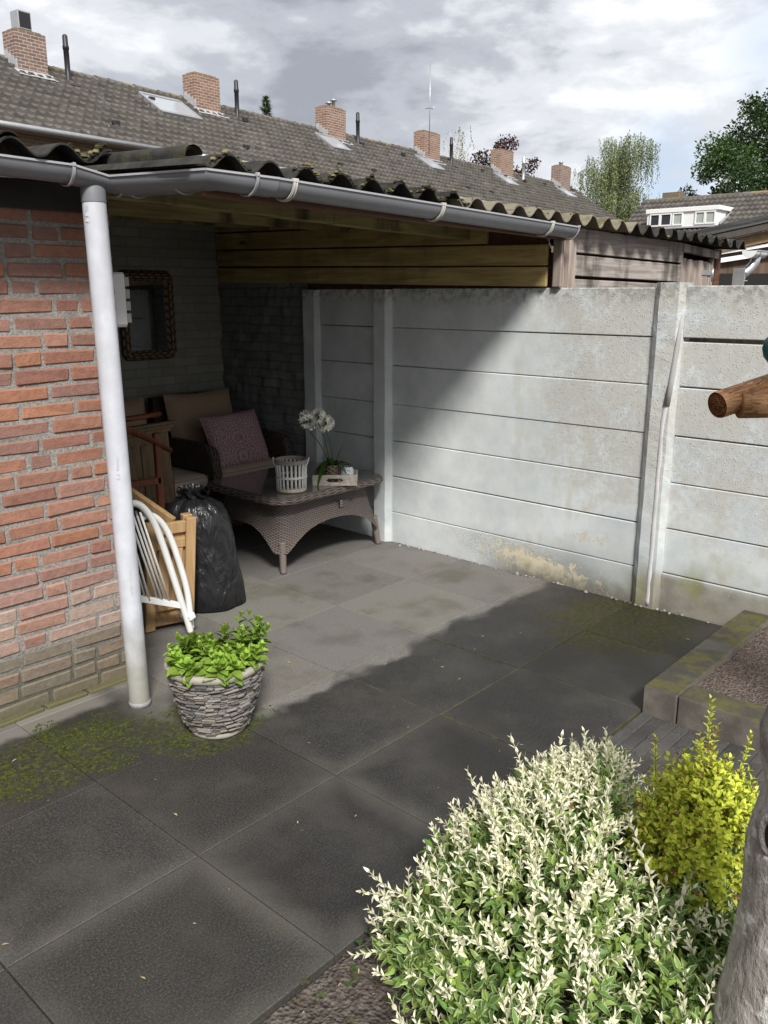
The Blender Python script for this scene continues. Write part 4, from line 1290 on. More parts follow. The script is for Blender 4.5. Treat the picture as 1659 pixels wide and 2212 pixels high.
def crown(b, clumps, n, size, greens, m=0, flat=.75, stretch=1.0):
    """small leaf faces scattered through the clumps (centre, radius)"""
    tot = sum(r ** 2 for _, r in clumps)
    for c, r in clumps:
        g_ = rng.choice(greens); k = int(n * r * r / tot)
        for i in range(k):
            v = rdir(); rr = r * (rng.random() ** .45)
            p = V(c) + V(v.x * rr, v.y * rr, v.z * rr * flat)
            d = (rdir() + v * .5).normalized(); u = (rdir() * .7 + V(0, 0, .8)).normalized()
            q = rng.uniform(.68, 1.32); col = tuple(min(1, a * q) for a in g_)
            s_ = size * rng.uniform(.6, 1.3); sd = d.cross(u)
            if sd.length < .05: continue
            sd.normalize()
            b.poly([p, p + d * s_ * .5 + sd * s_ * .32, p + d * s_, p + d * s_ * .5 - sd * s_ * .32], m, col)


def tree(name, label, base, h, r, clear, nleaf, size, greens, lumps, group=None, trunk_r=.28, seed=1, lump_r=(.28, .46), zbias=.5, bark=None, xs=1.0):
    global rng
    keep = rng; rng = random.Random(seed)
    t = thing(name, label, 'tree', base, group)
    bb = MB(); tips = []; B0 = V(base)
    n = 7; pts = [B0 + V(rng.uniform(-.12, .12), rng.uniform(-.12, .12), (h * .72) * i / n) for i in range(n + 1)]
    bb.tube(pts, [trunk_r * (1 - .75 * i / n) for i in range(n + 1)], 9, False)
    clumps = []
    for i in range(lumps):
        v = rdir(); rr = rng.random() ** .5; zz = clear + (h - clear) * (.5 + .5 * v.z * rr)
        wid = math.sin(math.pi * min(1, max(.12, (zz - clear) / (h - clear) * .82 + .16))) ** .6
        cpt = B0 + V(v.x * rr * r * wid * xs, v.y * rr * r * wid, zz)
        lr = rng.uniform(*lump_r) * r * .62
        cpt.z = min(cpt.z, B0.z + h - lr * .6)
        clumps.append((cpt, lr))
        j = min(n, max(2, int((cpt.z - B0.z) / (h * .72) * n) - 1))
        s = pts[j]; mid = (s + cpt) / 2 + V(0, 0, .25)
        bb.tube([s, mid, cpt], [trunk_r * .28, trunk_r * .16, .02], 5, False)
    bb.build('trunk', bark or M_bark, t)
    c = MB(); crown(c, clumps, nleaf, size, greens)
    c.build('crown', M_leaf, t)
    rng = keep
    return t


tree('oak_tree', "large dark green broadleaf tree rising over the dormer house roof", (56.2, 15.8, 0), 14.7, 7.0, 3.2, 56000, .205,
     [(.038, .075, .022), (.055, .105, .028), (.026, .055, .018), (.075, .13, .036)], 150, None, .4, 11, (.13, .29))
tree('round_tree', "small dark green tree peeping over the left end of the dormer house ridge", (54.8, 21.6, 0), 8.6, 2.2, 3.5, 3600, .2,
     [(.030, .058, .02), (.045, .085, .025)], 12, None, .15, 5)
tree('copper_beech', "dark purple leaved tree showing round the fifth chimney of the terrace", (48.9, 32.2, 0), 11.7, 3.0, 5.0, 6500, .20,
     [(.045, .018, .020), (.065, .024, .026), (.032, .014, .016)], 26, None, .2, 21)
tree('shrubby_tree', "mid green bushy tree low under the weeping birch", (55.3, 25.6, 0), 6.6, 3.6, 1.0, 7000, .2,
     [(.075, .115, .030), (.055, .095, .025)], 24, None, .15, 8)

# conifer tip
t = thing('conifer', "pointed green conifer tip behind the terrace ridge", 'tree', (28.3, 32.5, 0))
b = MB(); b.tube([(28.3, 32.5, 0), (28.3, 32.5, 11.0)], [.16, .02], 7, False); b.build('trunk', M_bark, t)
b = MB()
for i in range(2600):
    z = 5 + 6.0 * (rng.random() ** .8); rr = (11.05 - z) * .48 * (.75 + .35 * math.sin(z * 9)); a = rng.uniform(0, 6.283); q = rng.random() ** .5 * rr
    p = V(28.3 + q * math.cos(a), 32.5 + q * math.sin(a), z - q * .15); d = V(math.cos(a), math.sin(a), rng.uniform(-.1, .7)).normalized(); s_ = rng.uniform(.12, .24)
    sd = d.cross(V(0, 0, 1)).normalized(); g_ = rng.uniform(.7, 1.3)
    b.poly([p - sd * s_ * .22, p + d * s_, p + sd * s_ * .22], 0, (.075 * g_, .105 * g_, .030 * g_))
b.build('crown', M_leaf, t)


def birch(name, label, base, h, r, strands, slen, seed, green, dens=1.0, low=.32, limbs_n=9):
    """weeping crown: limbs arch out and up, and strings of small leaves hang from them"""
    global rng
    keep = rng; rng = random.Random(seed)
    t = thing(name, label, 'tree', base); B0 = V(base); bb = MB(); c = MB()
    n = 9; tp = [B0 + V(.15 * math.sin(i * 1.1), .12 * math.cos(i * 1.7), h * .93 * i / n) for i in range(n + 1)]
    bb.tube(tp, [.17 * (1 - .9 * i / n) + .01 for i in range(n + 1)], 8, False)
    arcs = [tp[4:]]
    for i in range(limbs_n):
        f = rng.uniform(low, .82); s = B0 + V(0, 0, h * f); a = rng.uniform(0, 6.283); rr = r * rng.uniform(.55, 1.0) * (1.25 - .55 * f)
        top = min(h * .98, h * (f + rng.uniform(.12, .26)))
        pts = []
        for k in range(9):
            u = k / 8
            pts.append(s + V(math.cos(a) * rr * u, math.sin(a) * rr * u, (top - h * f) * math.sin(u * 2.0) / math.sin(2.0) * 1.0 if u < 1 else 0) + V(0, 0, 0))
            pts[-1].z = s.z + (top - h * f) * math.sin(min(1.57, u * 1.9)) - max(0, u - .83) * h * .12
            pts[-1] = pts[-1] + rdir() * .06
        bb.tube(pts, [.06 * (1 - .85 * k / 8) for k in range(9)], 5, False); arcs.append(pts)
    bb.build('trunk', M_birchbark, t)
    for i in range(strands):
        arc = rng.choice(arcs); k = rng.randrange(2, len(arc)); p = arc[k] + V(rng.gauss(0, .26), rng.gauss(0, .26), rng.uniform(-.1, .35))
        L = slen * rng.uniform(.35, 1.25); m = int(L / .075 * dens); sway = V(rng.gauss(0, .06), rng.gauss(0, .06), 0)
        g_ = rng.uniform(.7, 1.25)
        for j in range(m):
            u = j / m; q = p + sway * (u * 3) + V(rng.gauss(0, .045), rng.gauss(0, .045), -L * u)
            if q.z < 1.0: break
            d = (rdir() * .6 + V(0, 0, -1)).normalized(); sd = d.cross(rdir()).normalized(); s_ = rng.uniform(.075, .14); gg = g_ * rng.uniform(.8, 1.2)
            c.poly([q, q + d * s_ * .45 + sd * s_ * .35, q + d * s_, q + d * s_ * .45 - sd * s_ * .35], 0, tuple(a * gg for a in green))
    c.build('crown', M_leaf, t)
    rng = keep


birch('weeping_birch', "pale green weeping birch beyond the gable end of the terrace", (54.0, 26.75, 0), 11.9, 2.9, 1700, 2.5, 3, (.165, .195, .085), 1.0, .34, 24)
birch('slender_birch', "thin sparse birch top showing between two terrace chimneys", (46.6, 34.6, 0), 12.4, 1.9, 60, 1.7, 9, (.13, .175, .06), .8, .55, 7)

# ---------------------------------------------------------------- concrete edging of the raised bed
def mk_edging():
    k = NT("edging_concrete"); n = k.noise(7, 6, .62); f = k.noise(160, 3, .6); nz = k.xyz(k.nrm())[2]
    side = k.mix(k.rng(n, .3, .7), (.085, .075, .065), (.165, .148, .130))
    top = k.mix(k.rng(k.noise(13, 7, .7), .42, .62), (.055, .050, .043), (.085, .080, .028))
    top = k.mix(k.rng(k.noise(3.4, 3), .54, .68, 0, .7), top, (.095, .092, .086))
    c = k.mix(k.rng(nz, .4, .8), side, top)
    c = k.mix(k.rng(k.voro(120), .09, .04, 0, .7), c, (.03, .028, .025))
    return k.fin(c, .92, k.bump(f, .5, .004), None, .2)


M_edge = mk_edging(); EG = 'concrete edging blocks round the raised bed'
EH = .118


def block(x0, x1, y0, y1, label):
    b = MB(); b.box(x0, x1, y0, y1, -.06, EH, .006, jit=.001); o = b.build('edging_block', M_edge, base=((x0 + x1) / 2, (y0 + y1) / 2, -.06))
    return tag(o, label, 'edging block', EG)


block(1.787, 2.360, -.748, -.604, "grey concrete edging block whose end face shows at the raised bed's near corner")
block(2.364, 2.938, -.748, -.604, "mossy concrete edging block that butts against the fence foot")
block(1.787, 1.930, -1.350, -.752, "concrete edging block behind the yellow shrub, turning from the bed's corner")
block(1.787, 1.930, -1.955, -1.354, "concrete edging block of the raised bed hidden mostly behind the tree trunk")

# ---------------------------------------------------------------- coffee table
M_wick = wicker("grey_wicker", (.25, .205, .185), (.018, .014, .013), 125, 32, .5)
M_wickrim = wicker("braided_wicker", (.27, .22, .195), (.022, .017, .015), 105, 9, .5, .9)
M_wickdark = wicker("dark_wicker", (.13, .10, .08), (.014, .011, .009), 90, 24, .55)
M_wickpot = wicker("tan_wicker", (.30, .235, .15), (.05, .035, .02), 75, 20, .6)


def mk_tableglass():
    k = NT("dark_table_glass"); k.put(k.b.inputs['Coat Weight'], 1.0); k.put(k.b.inputs['Coat Roughness'], .03)
    return k.fin((.115, .105, .095), .25, None, None, .6)  # base colour lightened to stand for the grey reflection on the glass


M_tglass = mk_tableglass()
TC = V(2.386, 2.162, 0); THX, THY, TR_ = .500, .402, .13
table = thing('coffee_table', "low grey wicker coffee table with dark glass top and arched skirt", 'table', TC)


def rrect(hx, hy, r, n=10):
    P = []
    for cx, cy, a0 in ((hx - r, hy - r, 0), (-hx + r, hy - r, 90), (-hx + r, -hy + r, 180), (hx - r, -hy + r, 270)):
        for k in range(n + 1):
            a = rad(a0 + 90 * k / n); P.append((cx + r * math.cos(a), cy + r * math.sin(a)))
    out = []
    for i in range(len(P)):
        p, q = P[i], P[(i + 1) % len(P)]; d = math.hypot(q[0] - p[0], q[1] - p[1]); m = max(1, int(d / .02))
        for j in range(m): out.append((p[0] + (q[0] - p[0]) * j / m, p[1] + (q[1] - p[1]) * j / m))
    return out


def ring(b, levels, closed=True, m=0, sm=True):
    """levels: list of (outline points, z list or number); uv along the outline and the height"""
    n = len(levels[0][0]); acc = [0]
    o0 = levels[0][0]
    for i in range(n): acc.append(acc[-1] + math.hypot(o0[(i + 1) % n][0] - o0[i][0], o0[(i + 1) % n][1] - o0[i][1]))
    hgt = [0]
    P = []
    for o, z in levels:
        P.append([(TC.x + o[i % n][0], TC.y + o[i % n][1], z[i % n] if isinstance(z, list) else z) for i in range(n + 1)])
    vv = [[0] * (n + 1)]
    for i in range(1, len(P)): vv.append([vv[-1][j] + math.dist(P[i][j], P[i - 1][j]) for j in range(n + 1)])
    b.grid(P, m, None, sm, lambda i, j: (acc[j], vv[i][j]))


b = MB(); prof = []
for k in range(9):
    a = math.pi * (k / 8) - math.pi / 2
    prof.append((.024 * math.cos(a), .462 + .024 * math.sin(a)))
lv = [(rrect(THX - .10, THY - .10, TR_ - .06), .441)] + [(rrect(THX - .024 + dx, THY - .024 + dx, TR_), z) for dx, z in prof]
nmin = min(len(l[0]) for l in lv)


def resamp(P, n):
    L = [0]
    for i in range(len(P)): L.append(L[-1] + math.dist(P[i], P[(i + 1) % len(P)]))
    out = []; j = 0
    for k in range(n):
        t = L[-1] * k / n
        while L[j + 1] < t: j += 1
        f = (t - L[j]) / max(1e-9, L[j + 1] - L[j]); p, q = P[j], P[(j + 1) % len(P)]
        out.append((p[0] + (q[0] - p[0]) * f, p[1] + (q[1] - p[1]) * f))
    return out


NP = 180
lv = [(resamp(o, NP), z) for o, z in lv]
ring(b, lv); b.build('table_rim', M_wickrim, table)
b = MB(); O = resamp(rrect(THX - .03, THY - .03, TR_ - .02), NP)
b.poly([(TC.x + x, TC.y + y, .490) for x, y in O]); ring(b, [(O, .484), (O, .490)]); b.build('glass_top', M_tglass, table)
b = MB()


def skirt_z(i):
    x, y = O2[i]; t = max(abs(x) / (THX - .1), 0); u = abs(y) / (THY - .1)
    w = min(t, u) if False else (t if abs(y) / THY > abs(x) / THX else u)
    return .285 - .155 * max(0, min(1, w / .92)) ** 2.6


O2 = resamp(rrect(THX - .07, THY - .07, TR_ - .04), NP)
zb = [skirt_z(i) for i in range(NP)]
lv = []
for k in range(11):
    t = k / 10; ins = .105 - .075 * t ** 1.4
    lv.append((resamp(rrect(THX - ins, THY - ins, max(.05, TR_ - ins * .5)), NP), [.444 + (zb[i] - .444) * t for i in range(NP)]))
ring(b, lv); b.build('skirt', M_wick, table)
b = MB()
for sx in (-1, 1):
    for sy in (-1, 1):
        b = MB(); px, py = TC.x + sx * (THX - .085), TC.y + sy * (THY - .085)
        qx, qy = TC.x + sx * (THX - .055 if sx > 0 else THX - .075), TC.y + sy * (THY - .070)
        pts = []; rr = []
        for k in range(26):
            t = k / 25; pts.append((px + (qx - px) * t, py + (qy - py) * t, .20 - .197 * t)); rr.append((.025 - .006 * t) * (1.08 if k % 2 else .94))
        b.tube(pts, rr, 12, uvs=True); b.build('leg', plain("leg_wicker", (.17, .138, .12), .5, .25, 60, .3), table)
b = MB(); yy = TC.y - THY + .066
b.box(2.440, 2.476, yy - .014, yy - .008, .330, .390, .002); t_ = b.build('maker_tag', M_black, table)
b = MB()
for i, zz in enumerate((.343, .352, .361, .370, .379)):
    b.box(2.450, 2.455, yy - .0148, yy - .0142, zz - .002, zz + .001); b.box(2.460 + .002 * (i % 2), 2.467 - .003 * (i % 3 == 1), yy - .0148, yy - .0142, zz - .002, zz + .001)
b.build('tag_print', M_white, t_)

ZT = .490
# lantern basket
M_whitestick = plain("white_painted_cane", (.62, .61, .58), .65, .18, 30, .2)
M_greycane = plain("grey_rope_cane", (.27, .24, .21), .8, .3, 60, .5)
lan = thing('lantern_basket', "white slatted cane basket with two small loop handles, on the glass table", 'basket', (2.115, 1.905, ZT))
LC = V(2.115, 1.905, ZT)
b = MB()
for k in range(22):
    a = 2 * math.pi * k / 22; p = V(math.cos(a), math.sin(a), 0)
    b.tube([LC + p * .088 + V(0, 0, .018), LC + p * .089 + V(0, 0, .1), LC + p * .093 + V(0, 0, .185)], .0072, 6)
b.build('slats', M_whitestick, lan)


def torus(b, c, R, r, seg=40, s2=8, twist=0.0):
    pts = [V(c) + V(R * math.cos(2 * math.pi * k / seg), R * math.sin(2 * math.pi * k / seg), 0) for k in range(seg + 1)]
    b.tube(pts, [r * (1 + twist * (k % 2)) for k in range(seg + 1)], s2, False)


b = MB(); torus(b, LC + V(0, 0, .186), .095, .0095, 44, 8, .15); torus(b, LC + V(0, 0, .197), .096, .007, 44, 8, .2); b.build('rim', M_greycane, lan)
b = MB(); torus(b, LC + V(0, 0, .092), .095, .0045); torus(b, LC + V(0, 0, .100), .095, .004); b.build('band', M_whitestick, lan)
b = MB(); b.lathe(LC, [(.0, .002), (.088, .002), (.095, .008), (.095, .022), (.086, .028), (0, .024)], 36, nz=.003); b.build('base_ring', plain("worn_cane", (.40, .36, .28), .75, .35, 40, .4), lan)
for s_ in (-1, 1):
    b = MB(); a = rad(-48 + (180 if s_ < 0 else 0)); p = V(math.cos(a), math.sin(a), 0); t_ = V(-p.y, p.x, 0)
    b.tube([LC + p * (.099 + .012 * math.sin(math.pi * k / 10)) + t_ * (.022 * math.cos(math.pi * k / 10)) + V(0, 0, .168 + .042 * math.sin(math.pi * k / 10)) for k in range(11)], .0042, 6)
    b.build('handle', M_whitestick, lan)
b = MB(); b.lathe(LC + V(0, 0, .025), [(0, 0), (.035, 0), (.035, .07), (.005, .072), (0, .072)], 20); b.build('candle', plain("dark_candle", (.10, .075, .06), .5), lan)

# tray
tcx = V(2.391, 1.803, ZT); tu = V(.668, -.743, 0); tv = V(.743, .668, 0)
tray = thing('wooden_tray', "whitewashed wooden tray with a slotted handle, on the glass table", 'tray', tcx + tv * .08)
M_tray = mk_wood("whitewashed_wood", (.36, .31, .26), (.58, .53, .48), 'x', 1.6, .75, .12)
b = MB(); hw, th_ = .142, .005
b.obox(tcx + tv * .085 + V(0, 0, .006), (tu, tv, V(0, 0, 1)), (hw, .085, .005), .001); b.build('tray_floor', M_tray, tray)
for vv_, nm in ((0, 'end_board'), (.17, 'end_board')):
    b = MB(); c = tcx + tv * vv_
    b.obox(c + V(0, 0, .012), (tu, tv, V(0, 0, 1)), (hw, th_, .011), .001)
    b.obox(c + V(0, 0, .059), (tu, tv, V(0, 0, 1)), (hw, th_, .011), .001)
    for sg in (-1, 1): b.obox(c + tu * (sg * .097) + V(0, 0, .0355), (tu, tv, V(0, 0, 1)), (.045, th_, .0125), .001)
    for sg in (-1, 1):
        for zz in (.0265, .0445): b.obox(c + tu * (sg * .048) + V(0, 0, zz), (tu, tv, V(0, 0, 1)), (.005, th_ * .98, .0035), .001)
    b.build(nm, M_tray, tray)
for sg in (-1, 1):
    b = MB(); b.obox(tcx + tu * (sg * (hw - .005)) + tv * .085 + V(0, 0, .034), (tu, tv, V(0, 0, 1)), (.005, .079, .031), .001); b.build('side_board', M_tray, tray)

# flowering plant in a wicker pot
pc = tcx + tu * -.022 + tv * .075 + V(0, 0, .011)
fl = thing('flowering_plant', "potted plant with three round white flower heads in a tan wicker pot", 'plant', pc)
b = MB(); b.lathe(pc, [(0, .001), (.037, .001), (.043, .04), (.046, .11), (.048, .115), (.043, .115), (.040, .10), (0, .10)], 28, uvs=True)
for i in range(len(b.uv)):
    if b.uv[i]: b.uv[i] = [(u * .29, v) for u, v in b.uv[i]]
b.build('pot', M_wickpot, fl)
M_petal = tinted("white_petal", .55, .08, 60, .1, .002)
M_stem = tinted("green_stem", .5, .25, 40, .1)
heads = [(V(2.338, 1.994, .905), .060), (V(2.388, 1.938, .925), .052), (V(2.422, 1.905, .880), .056), (V(2.405, 1.920, .842), .024), (V(2.362, 1.972, .845), .022)]
sb, pb, lb = MB(), MB(), MB()
for i, (h_, r_) in enumerate(heads):
    r0 = pc + V(rng.uniform(-.015, .015), rng.uniform(-.015, .015), .10); md = (r0 + h_) / 2 + V(rng.uniform(-.012, .012), rng.uniform(-.012, .012), 0)
    if i < 3: sb.tube([r0, r0 * .6 + md * .4, md, h_ - V(0, 0, r_ * .9), h_], [.0035, .0034, .0032, .003, .002], 7, True, 0, (.045, .10, .025))
    for k in range(int(24 * r_ / .045)):
        v = rdir(.15); c = h_ + v * r_ * .55
        sb.tube([h_, c], .0012, 4, False, 0, (.09, .14, .04))
        a1 = v.cross(V(.3, .2, 1)).normalized(); a2 = v.cross(a1)
        for q in range(6):
            an = q * math.pi / 3; d = (v * .9 + (a1 * math.cos(an) + a2 * math.sin(an)) * .75).normalized(); w = rng.uniform(.9, 1.05)
            pb.leaf(c, d, v, r_ * .60, .0125, 0, (.90 * w, .89 * w, .80 * w), .2, .15)
        if rng.random() < .4: pb.obox(c + v * .008, (a1, a2, v), (.0022, .0022, .005), .001, 0, (.25, .17, .05))
sb.build('stems', M_stem, fl); pb.build('flower_heads', M_petal, fl)


def strap(b, p, d, L, w, col, arch=.9, lift=.35):
    """an arching strap leaf"""
    d = V(d).normalized(); sd = V(-d.y, d.x, 0).normalized(); n = 12; P = []
    for k in range(n + 1):
        t = k / n; x = L * (t * .92); z = lift * L * 2.4 * t * (1 - t * arch) ; ww = w * (math.sin(math.pi * (t * .86 + .13)) ** .7) * (1 - t ** 6)
        c = V(p) + d * x * .85 + V(0, 0, z); P.append([c - sd * ww + V(0, 0, ww * .35), c, c + sd * ww + V(0, 0, ww * .35)])
    q = rng.uniform(.8, 1.2); b.grid(P, 0, tuple(a * q for a in col))


for ang, L, ar, li in ((150, .14, 1.75, .36), (188, .19, 2.0, .36), (130, .12, 1.6, .4), (165, .15, 1.9, .42), (120, .12, 1.5, .4), (290, .12, 1.6, .35), (318, .20, 1.55, .20), (330, .14, 1.3, .3), (60, .13, 1.2, .5), (20, .11, 1.4, .5), (178, .15, 2.1, .40), (140, .15, 1.9, .30), (105, .10, 1.6, .55), (306, .12, 1.9, .40)):
    a = rad(ang); strap(lb, pc + V(.01 * math.cos(a), .01 * math.sin(a), .105), (math.cos(a), math.sin(a), 0), L * 1.1, .0165, (.055, .13, .024), ar, li)
strap(lb, pc + V(.02, -.01, .1), (.5, -.3, 0), .09, .007, (.05, .10, .02), .35, 1.1)
strap(lb, pc + V(.02, -.01, .1), (.8, -.5, 0), .11, .007, (.24, .20, .05), 1.2, .3)
lb.build('leaves', leafmat("strap_leaf", .35, .15), fl)


def mk_dots():
    k = NT("dotted_glaze"); d = k.voro(60, k.obj())
    n = k.noise(25, 3, .5, k.obj())
    c = k.mix(k.rng(k.m('ADD', d, k.m('MULTIPLY', n, .18)), .36, .31), (.60, .61, .64), (.035, .04, .055))
    return k.fin(c, .3, None, None, .5)


tp = tcx + tu * .078 + tv * .085 + V(0, 0, .011)
b = MB(); b.lathe(tp, [(0, .001), (.030, .001), (.041, .02), (.044, .05), (.041, .075), (.034, .092), (.036, .098), (.031, .098), (.030, .085), (.0, .06)], 32)
hh = thing('dotted_lantern', "small round white lantern with dark dots, at the tray's right end", 'lantern', tp)
b.build('body', mk_dots(), hh)
b = MB(); b.tube([tp + tu * (.036 * math.cos(math.pi * k / 8)) + V(0, 0, .095 + .012 * math.sin(math.pi * k / 8)) + tv * .01 for k in range(9)], .002, 5); b.build('handle', M_black, hh)

# ---------------------------------------------------------------- armchairs
M_cush = plain("taupe_cushion", (.34, .24, .165), .9, .12, 20, .1, .1)
M_seat = plain("beige_seat_cushion", (.44, .37, .30), .9, .1, 20, .1, .1)


def pillow(b, ctr, ax, half, puff=1.0, n=14, m=0, sharp=3.0, uvscale=None):
    """a stuffed cushion: two curved faces meeting at a seam"""
    ctr = V(ctr); ax = [V(a).normalized() for a in ax]
    for sg in (1, -1):
        P = []
        for i in range(n + 1):
            u = -1 + 2 * i / n; row = []
            for j in range(n + 1):
                v = -1 + 2 * j / n
                h = ((1 - abs(u) ** sharp) * (1 - abs(v) ** sharp)) ** .55
                k = 1 - .05 * (1 - h) * (1 - abs(u * v))
                wr = .012 * mnoise.noise(V(u * 2.5 + ctr.x * 9, v * 2.5, sg * 3))
                row.append(ctr + ax[0] * half[0] * u * k + ax[1] * half[1] * v * k + ax[2] * (sg * half[2] * h * puff + wr * h))
            P.append(row)
        b.grid(P, m, None, True, (lambda i, j: (i / n, j / n)), flip=(sg < 0))


def armchair(name, label, cx, y0, y1, w, arms=(1, 1), rot=0.0, back_top=.93):
    t = thing(name, label, 'armchair', (cx, (y0 + y1) / 2, 0), 'wicker armchairs in the porch')
    hw_ = w / 2; aw = .075
    # wicker base under the seat
    b = MB(); P = []
    per = [(cx - hw_ + .02, y0 + .03), (cx + hw_ - .02, y0 + .03), (cx + hw_ - .02, y1), (cx - hw_ + .02, y1), (cx - hw_ + .02, y0 + .03)]
    acc = [0]
    for i in range(4): acc.append(acc[-1] + math.dist(per[i], per[i + 1]))
    P = [[(x, y, z) for x, y in per] for z in (.06, .34)]
    b.grid(P, 0, None, False, lambda i, j: (acc[j], i * .28)); b.poly([(x, y, .34) for x, y in per[:4]]); b.build('base', M_wickdark, t)
    # arms: flowing from the back down over a rounded front
    for s_, on in zip((-1, 1), arms):
        if not on: continue
        xo = cx + s_ * hw_; xi = cx + s_ * (hw_ - aw)
        prof = [(y1 + .02, .62), (y1 - .2, .655), (y1 - .45, .655), (y0 + .12, .650), (y0 + .05, .635), (y0 + .015, .60), (y0 + .0, .52), (y0 - .015, .40), (y0 - .03, .20), (y0 - .035, .02)]
        b = MB(); acc = [0]
        for i in range(1, len(prof)): acc.append(acc[-1] + math.dist(prof[i], prof[i - 1]))
        P = [[(xo, y, z), (xo - s_ * .005, y - .004, z + .012), ((xo + xi) / 2, y - .006, z + .020), (xi + s_ * .005, y - .004, z + .012), (xi, y, z)] for y, z in prof]
        b.grid(P, 0, None, True, lambda i, j: (acc[i] * .5, j * .03), flip=(s_ > 0))
        for xx in (xo, xi):
            Q = []
            for y, z in prof[:7]: Q.append([(xx, y, z), (xx, y, .06)])
            b.grid(Q, 0, None, False, lambda i, j: (acc[min(i, 9)], j * .55))
        b.poly([(xo, y0 - .035, .02), (xi, y0 - .035, .02), (xi, y0 + .05, .02), (xo, y0 + .05, .02)])
        b.build('armrest', M_wickdark, t)
    # back shell, leaning
    b = MB(); P = []; nn = 9
    for i in range(nn):
        f = i / (nn - 1); z = .30 + (back_top - .02 - .30) * f; yy = y1 - .06 + .13 * f
        P.append([(cx + hw_ * q * (1 - .10 * f * f), yy + .03 - .06 * abs(q) ** 3, z) for q in (-1, -.97, -.5, 0, .5, .97, 1)])
    b.grid(P, 0, None, True, lambda i, j: (j * .11, i * .08)); b.grid([[(x, y + .05, z) for x, y, z in r] for r in P], 0, None, True, lambda i, j: (j * .11, i * .08), flip=True)
    b.grid([P[-1], [(x, y + .05, z) for x, y, z in P[-1]]]); 
    for e_ in (0, -1): b.grid([[r[e_] for r in P], [(r[e_][0], r[e_][1] + .05, r[e_][2]) for r in P]])
    b.build('back_shell', M_wickdark, t)
    # cushions
    b = MB(); tl = V(0, .17, 1).normalized(); nr = V(0, -1, .17).normalized()
    pillow(b, (cx + .01, y1 - .085, .70), ((1, 0, 0), tl, nr), (hw_ - .07, .265, .075), 1.0, 16, 0, 6); b.build('back_cushion', M_cush, t)
    b = MB(); xl = cx - hw_ + (aw if arms[0] else .0); xr = cx + hw_ - (aw if arms[1] else .0)
    P = []; hz = .055
    c = V((xl + xr) / 2, (y0 + y1) / 2 - .05, .425); hx, hy = (xr - xl) / 2 - .004, (y1 - y0) / 2 - .03
    prof = [(0, -.055), (.94, -.055), (.985, -.042), (1, -.02), (1, .02), (.985, .042), (.94, .055), (.7, .064), (0, .070)]
    o1 = resamp(rrect(hx, hy, .05), 80)
    rows_ = [[(c.x + x * f, c.y + y * f, c.z + z) for x, y in o1 + o1[:1]] for f, z in prof]
    b.grid(rows_, 0, None, True); b.build('seat_cushion', M_seat, t)
    # piping along the front seam
    b = MB(); b.tube([(c.x + x, c.y + y, c.z + .046) for x, y in resamp(rrect(hx + .001, hy + .001, .05), 60) + [resamp(rrect(hx + .001, hy + .001, .05), 60)[0]]], .0035, 5, False); b.build('piping', M_cush, t)
    return t


armchair('armchair', "dark wicker armchair with taupe cushions holding the purple throw cushion", 2.490, 2.72, 3.42, .74, (1, 1), back_top=.955)
armchair('armchair', "dark wicker armchair half hidden behind the mahogany valet stand", 1.735, 2.72, 3.42, .72, (1, 0), back_top=.955)


def mk_paisley():
    k = NT("purple_medallion_cloth"); u = k.scl(k.uv(), (1, 1, 1)); u2 = k.scl(k.uv(), (2.05, 2.05, 1), (.27, .02, 0))
    n = k.m('MULTIPLY', k.m('SUBTRACT', k.noise(22, 3, .5, u), .5), .05)
    d = k.m('ADD', k.voro(1.0, u2, rnd=.35), n)
    rings = k.m('SINE', k.m('MULTIPLY', d, 74.0))
    lines = k.rng(rings, .35, .8)
    dots = k.rng(k.voro(17, u, rnd=.25), .26, .17)
    petal = k.rng(k.m('SINE', k.m('ADD', k.m('MULTIPLY', k.voro(8.5, u, rnd=.5), 46), k.m('MULTIPLY', d, 30))), .45, .85)
    pat = k.m('MAXIMUM', k.m('MULTIPLY', lines, .75), k.m('MAXIMUM', k.m('MULTIPLY', petal, .75), dots))
    c = k.mix(k.m('MULTIPLY', pat, .62), (.25, .125, .15), (.56, .47, .45))
    return k.fin(c, .9, k.bump(k.noise(300, 2), .2, .002), None, .1)


b = MB(); th = rad(-7)
cu = V(math.cos(th) * .99, -.12, math.sin(th) * -1 * 0 + .05).normalized(); cn = V(-.10, -.90, .42).normalized(); cv = cn.cross(cu).normalized(); cu = cv.cross(cn).normalized()
if cv.z < 0: cv = -cv; cu = -cu
pillow(b, (2.470, 2.900, .655), (cu, cv, cn), (.235, .205, .075), 1.0, 26, 0, 4)
o = b.build('throw_cushion', mk_paisley(), base=(2.470, 2.905, .48)); tag(o, "purple throw cushion with pale medallion pattern leaning on the armchair seat", 'cushion')

# ---------------------------------------------------------------- wicker mirror and the socket block
mir = thing('wicker_mirror', "rectangular mirror in a thick woven brown wicker frame on the back wall", 'mirror', (2.27, 3.6, 1.5))
M_mframe = wicker("brown_wicker_frame", (.26, .175, .105), (.02, .013, .009), 42, 14, .6, 1.0)
b = MB(); MC = V(2.262, 0, 1.520); hx, hz = .232, .322
o1, o2 = resamp(rrect(hx - .075, hz - .075, .01), 120), resamp(rrect(hx, hz, .06), 120)


def align(P, q):
    i = min(range(len(P)), key=lambda k: math.dist(P[k], q)); return P[i:] + P[:i]


